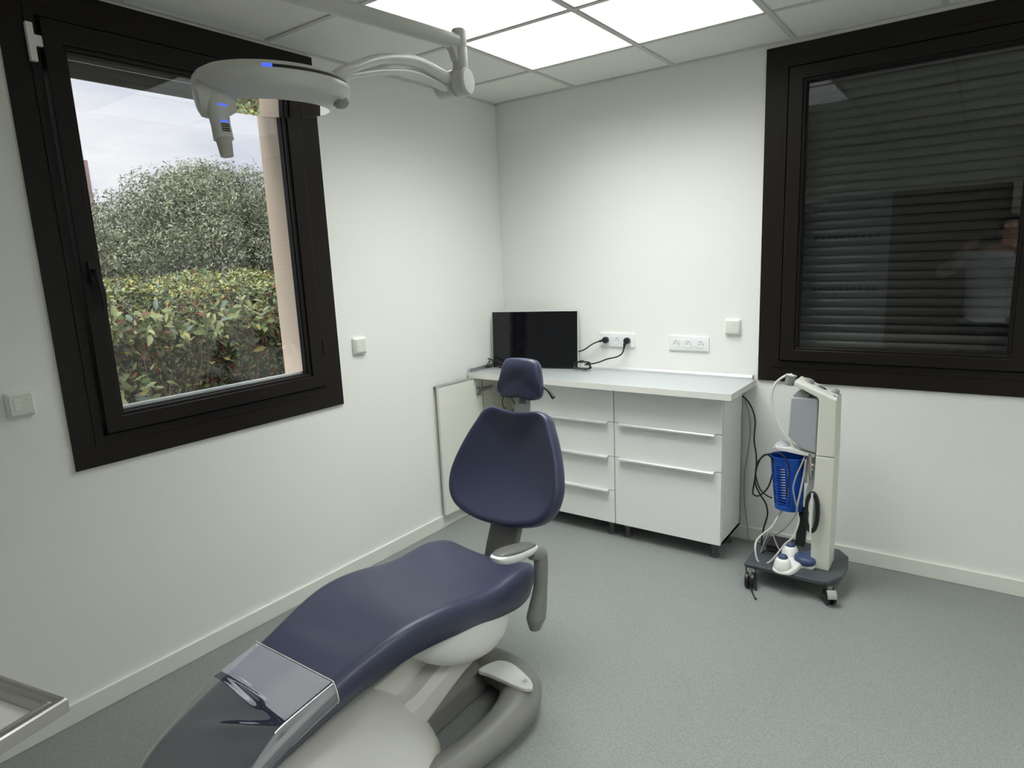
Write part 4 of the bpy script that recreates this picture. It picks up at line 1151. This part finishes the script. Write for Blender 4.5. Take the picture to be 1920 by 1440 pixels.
# adapter behind pedal
t = tag(put('power_adapter', (lambda b: (box(b, (1.815, -.33, .1065), (1.93, -.20, .145)), b)[1])(nb()), M['black'], smooth=False, bev=.006), 'black power adapter box lying on the left of the cart base', 'power adapter')
cable('power_cable', [at(u, v, 1, -.36) for u, v in ((1424, 1048), (1432, 1034), (1446, 1030), (1456, 1036), (1448, 1046), (1436, 1042))], .004, M['black'], 'short black cable curled on top of the power adapter')
# foot pedal
fp = thing('foot_pedal', (1.95, -.44, .106), 'white foot pedal with three blue-grey buttons on the cart base', 'foot pedal')
k1 = at(1467, 1070, 2, .107); k2 = at(1481, 1048, 2, .107); k3 = at(1506, 1062, 2, .107)
bm = nb()
base_ol = [(p.x, p.y) for p in spline([Vector((x, y, 0)) for x, y in ((k1.x - .045, k1.y), (k1.x - .02, k1.y - .04), (k1.x + .035, k1.y - .035), (k1.x + .06, k1.y + .012), (k3.x, k3.y - .022), (k3.x + .045, k3.y - .01), (k3.x + .05, k3.y + .07), (k3.x, k3.y + .10), (k2.x - .03, k2.y + .04), (k2.x - .04, k2.y - .01))], 4, closed=True)]
cxx = sum(p[0] for p in base_ol) / len(base_ol); cyy = sum(p[1] for p in base_ol) / len(base_ol)
loft(bm, [[(cxx + (x - cxx) * s, cyy + (y - cyy) * s, z) for x, y in base_ol] for s, z in ((.98, .107), (1, .112), (.97, .122), (.86, .130), (.6, .133), (.1, .134))])
put('pedal_base', bm, M['pedw'], fp, auto=60)
for kk, hh_ in ((k1, .078), (k2, .082)):
    bm = nb(); lathe(bm, [(.038, .004), (.041, .014), (.039, .030), (.034, hh_ - .026), (.027, hh_ - .014), (.022, hh_ - .012)], (kk.x, kk.y, .107), seg=28)
    tw = put('tower', bm, M['pedw'], fp, auto=60)
    bm = nb(); lathe(bm, [(.0215, hh_ - .013), (.022, hh_ - .008), (.017, hh_ + .001), (.008, hh_ + .005), (.001, hh_ + .006)], (kk.x, kk.y, .107), seg=28)
    put('button', bm, M['bluep'], tw, auto=60)
bm = nb(); po = [(p.x, p.y) for p in spline([Vector((x, y, 0)) for x, y in ((-.045, -.02), (-.01, -.045), (.04, -.035), (.05, .01), (.035, .06), (-.01, .065), (-.045, .03))], 4, closed=True)]
loft(bm, [[(k3.x + .004 + x * s, k3.y + .018 + y * s, z + .12 * (y * .25)) for x, y in po] for s, z in ((.9, .122), (1, .130), (1, .142), (.93, .152), (.7, .158), (.1, .160))])
put('pedal_plate', bm, M['bluep'], fp, auto=60)

# blue basket
bt = at(1477, 855, 1, -.335); bb = at(1479, 953, 1, -.335)
t = thing('basket', (bb.x, bb.y, bb.z), 'blue slotted plastic basket hanging at the left of the cart', 'basket')
rt, rb = .079, .064; hb_ = bt.z - bb.z
nr, nc = 40, 72
def bp(i, j):
    f = i / nr; r_ = rb + (rt - rb) * f ** .9; a = 2 * pi * j / nc; c = bb.lerp(bt, f)
    return Vector((c.x + r_ * cos(a), c.y + r_ * sin(a) * .8, bb.z + hb_ * f))
bm = nb(); vs = [[bm.verts.new(bp(i, j)) for j in range(nc)] for i in range(nr + 1)]
for i in range(nr):
    for j in range(nc):
        a = (j % nc)
        if 4 <= i <= 32 and i % 2 == 0 and (a % 9) not in (0, 1) and (36 <= a <= 56 or 2 <= a <= 26): continue
        bm.faces.new((vs[i][j], vs[i][(j + 1) % nc], vs[i + 1][(j + 1) % nc], vs[i + 1][j]))
bm.faces.new(vs[0])
put('bucket', bm, M['blue'], t, solid=.0015)
bm = nb(); tube(bm, [bp(nr, j * 4) for j in range(18)], .0035, seg=8, n=3, closed=True); put('rim', bm, M['blue'], t)

# ================================================================= PERSON (seen only as a reflection)
pr_ = thing('person', (2.66, -3.95, 0), 'person in white shirt and dark trousers holding up a phone, reflected in the right window', 'person')
def skin_obj(name, nodes, edges, m, parent, sub=2):
    me = bpy.data.meshes.new(name)
    org = ORG[parent.name]
    me.from_pydata([tuple(Vector(n[0]) - org) for n in nodes], edges, [])
    o = bpy.data.objects.new(name, me); COL.objects.link(o); o.parent = parent; ORG[o.name] = org
    me.materials.append(m)
    sk = o.modifiers.new('skin', 'SKIN'); sk.use_smooth_shade = True
    for i, n in enumerate(nodes):
        r_ = n[1]; me.skin_vertices[0].data[i].radius = r_ if isinstance(r_, tuple) else (r_, r_)
    me.skin_vertices[0].data[0].use_root = True
    s = o.modifiers.new('sub', 'SUBSURF'); s.levels = sub; s.render_levels = sub
    return o


py = -3.93
nodes = [((2.64, py, .95), (.15, .11)), ((2.64, py, 1.15), (.135, .10)), ((2.65, py, 1.35), (.16, .11)), ((2.68, py, 1.46), (.10, .08)), ((2.72, py + .02, 1.54), (.055, .055)), ((2.765, py + .05, 1.62), (.07, .08)), ((2.77, py + .06, 1.72), (.075, .09)), ((2.77, py + .05, 1.79), (.055, .06)),
         ((2.47, py, 1.43), (.06, .06)), ((2.27, py + .05, 1.30), (.042, .042)), ((2.40, py + .26, 1.46), (.032, .032)), ((2.47, py + .33, 1.54), (.026, .032)),
         ((2.87, py, 1.43), (.06, .06)), ((3.02, py + .08, 1.27), (.042, .042)), ((2.88, py + .26, 1.44), (.032, .032)), ((2.80, py + .335, 1.53), (.026, .032)),
         ((2.55, py, .88), (.085, .09)), ((2.53, py, .50), (.055, .06)), ((2.52, py - .02, .10), (.04, .045)), ((2.50, py + .10, .04), (.04, .03)),
         ((2.74, py, .88), (.085, .09)), ((2.76, py, .50), (.055, .06)), ((2.77, py - .02, .10), (.04, .045)), ((2.79, py + .10, .04), (.04, .03))]
edges = [(0, 1), (1, 2), (2, 3), (3, 4), (4, 5), (5, 6), (6, 7), (3, 8), (8, 9), (9, 10), (10, 11), (3, 12), (12, 13), (13, 14), (14, 15), (0, 16), (16, 17), (17, 18), (18, 19), (0, 20), (20, 21), (21, 22), (22, 23)]
# fingers: four round the phone plus thumb per hand
PH = Vector((2.635, -3.556, 1.60))
def finger(root, pts, r0=.0095):
    i0 = len(nodes); prev = root
    for k, p in enumerate(pts):
        nodes.append((p, (r0 - .001 * k, r0 - .001 * k))); edges.append((prev, len(nodes) - 1)); prev = len(nodes) - 1
for k in range(4):
    finger(11, [(2.500, -3.585 , 1.575 + .019 * (k - 1) - .0), (2.535 + .003 * k, -3.567 - .010, 1.565 + .022 * (k - .6)), (2.550, -3.540 - .010, 1.56 + .022 * (k - .6))])
    finger(15, [(2.775, -3.585, 1.575 + .019 * (k - 1)), (2.742, -3.577, 1.565 + .022 * (k - .6)), (2.722, -3.550, 1.56 + .022 * (k - .6))])
finger(11, [(2.505, -3.61, 1.530), (2.545, -3.59, 1.535)], .011)
finger(15, [(2.77, -3.61, 1.530), (2.725, -3.59, 1.535)], .011)
bd = skin_obj('body', nodes, edges, M['skin'], pr_)
sh = [((2.64, py, 1.00), (.175, .135)), ((2.64, py, .86), (.195, .15)), ((2.64, py, 1.18), (.175, .13)), ((2.65, py, 1.36), (.185, .135)), ((2.67, py, 1.46), (.12, .10)), ((2.69, py + .01, 1.50), (.08, .08)),
      ((2.47, py, 1.43), (.082, .08)), ((2.26, py + .05, 1.30), (.062, .062)), ((2.33, py + .15, 1.385), (.048, .048)), ((2.87, py, 1.43), (.082, .08)), ((3.03, py + .08, 1.26), (.062, .062)), ((2.96, py + .17, 1.35), (.048, .048))]
skin_obj('shirt', sh, [(0, 1), (0, 2), (2, 3), (3, 4), (4, 5), (3, 6), (6, 7), (7, 8), (3, 9), (9, 10), (10, 11)], M['shirt'], pr_)
tr_ = [((2.645, py, .95), (.165, .125)), ((2.55, py, .84), (.105, .11)), ((2.53, py, .50), (.078, .08)), ((2.52, py - .02, .12), (.062, .066)), ((2.74, py, .84), (.105, .11)), ((2.76, py, .50), (.078, .08)), ((2.77, py - .02, .12), (.062, .066))]
skin_obj('trousers', tr_, [(0, 1), (1, 2), (2, 3), (0, 4), (4, 5), (5, 6)], M['jeans'], pr_)
hc = Vector((2.77, py + .06, 1.70))
bm = nb(); ball(bm, hc + Vector((0, -.015, .035)), .092, .105, .09)
for v in bm.verts:
    if v.co.y > hc.y + .045 and v.co.z < hc.z + .075: v.co.y = hc.y + .045
put('hair', bm, M['hair'], pr_)
bm = nb(); tube(bm, [hc + Vector((0, .085, .01)), hc + Vector((0, .112, -.03)), hc + Vector((0, .09, -.04))], [.008, .014, .010], seg=8); put('nose', bm, M['skin'], pr_)
for s in (-1, 1):
    bm = nb(); ball(bm, hc + Vector((s * .032, .083, .012)), .012, .008, .008); put('eye', bm, M['pedw'], pr_)
    bm = nb(); ball(bm, hc + Vector((s * .082, .0, -.005)), .012, .022, .032); put('ear', bm, M['skin'], pr_)
bm = nb(); ball(bm, hc + Vector((0, .085, -.068)), .024, .010, .006); put('mouth', mat_ := bm, mat('lips', (.35, .12, .1), .5), pr_)
for x in (2.50, 2.79):
    bm = nb(); ball(bm, (x, py + .06, .045), .05, .14, .045)
    for v in bm.verts: v.co.z = max(v.co.z, .003)
    put('shoe', bm, M['black'], pr_)
ph = thing('phone', PH + Vector((0, 0, -.037)), 'black smartphone held level in both hands of the reflected person', 'phone')
bm = nb(); lo_ = rrect(.158, .074, .009, 4); loft(bm, [[(PH.x + a, PH.y + h, PH.z + b_) for a, b_ in lo_] for h in (-.004, .004)]); put('case', bm, M['black'], ph, auto=40)
bm = nb(); lathe(bm, [(.010, 0), (.010, .003), (.007, .003), (.007, .001), (.001, .001)], (2.585, PH.y + .004, 1.604), (0, 1, 0), 20); put('lens_ring', bm, M['chrome'], ph)

# ================================================================= LIGHT, SKY, CAMERA
w = bpy.data.worlds.new('sky'); bpy.context.scene.world = w; w.use_nodes = True
nt = w.node_tree; nt.nodes.clear()
out = nt.nodes.new('ShaderNodeOutputWorld'); bg = nt.nodes.new('ShaderNodeBackground')
tc = nt.nodes.new('ShaderNodeTexCoord'); mp_ = nt.nodes.new('ShaderNodeMapping'); mp_.inputs['Scale'].default_value = (1.2, 1.2, 4.5)
nz = nt.nodes.new('ShaderNodeTexNoise'); nz.inputs['Scale'].default_value = 2.2; nz.inputs['Detail'].default_value = 7; nz.inputs['Roughness'].default_value = .55
rp = nt.nodes.new('ShaderNodeValToRGB'); rp.color_ramp.elements[0].position = .36; rp.color_ramp.elements[0].color = (.60, .63, .74, 1); rp.color_ramp.elements[1].position = .66; rp.color_ramp.elements[1].color = (.92, .90, .92, 1)
nt.links.new(tc.outputs['Generated'], mp_.inputs[0]); nt.links.new(mp_.outputs[0], nz.inputs['Vector']); nt.links.new(nz.outputs['Fac'], rp.inputs[0]); nt.links.new(rp.outputs[0], bg.inputs[0])
bg.inputs[1].default_value = 1.2
nt.links.new(bg.outputs[0], out.inputs[0])

sd = bpy.data.lights.new('sun', 'SUN'); sd.energy = 3.2; sd.angle = R(25); sd.color = (1.0, .96, .9)
so = bpy.data.objects.new('sun', sd); COL.objects.link(so); so.location = (-3, 3, 8)
so.rotation_euler = Vector((.02, .64, -.77)).to_track_quat('-Z', 'Y').to_euler()

cd = bpy.data.cameras.new('camera'); cam = bpy.data.objects.new('camera', cd); COL.objects.link(cam)
cd.sensor_width = 36; cd.lens = FPX * 36 / 1920; cd.clip_start = .01; cd.clip_end = 200
mw = Matrix((( R_.x, U_.x, -F_.x, CC.x), (R_.y, U_.y, -F_.y, CC.y), (R_.z, U_.z, -F_.z, CC.z), (0, 0, 0, 1)))
cam.matrix_world = mw
sc = bpy.context.scene; sc.camera = cam
sc.view_settings.view_transform = 'Standard'; sc.view_settings.look = 'None'; sc.view_settings.gamma = 1; sc.view_settings.use_curve_mapping = False
sc.view_settings.exposure = 0.0
sc.cycles.max_bounces = 10; sc.cycles.diffuse_bounces = 5; sc.cycles.glossy_bounces = 5; sc.cycles.transparent_max_bounces = 16
sc.cycles.caustics_reflective = False; sc.cycles.caustics_refractive = False
sc.cycles.use_denoising = True
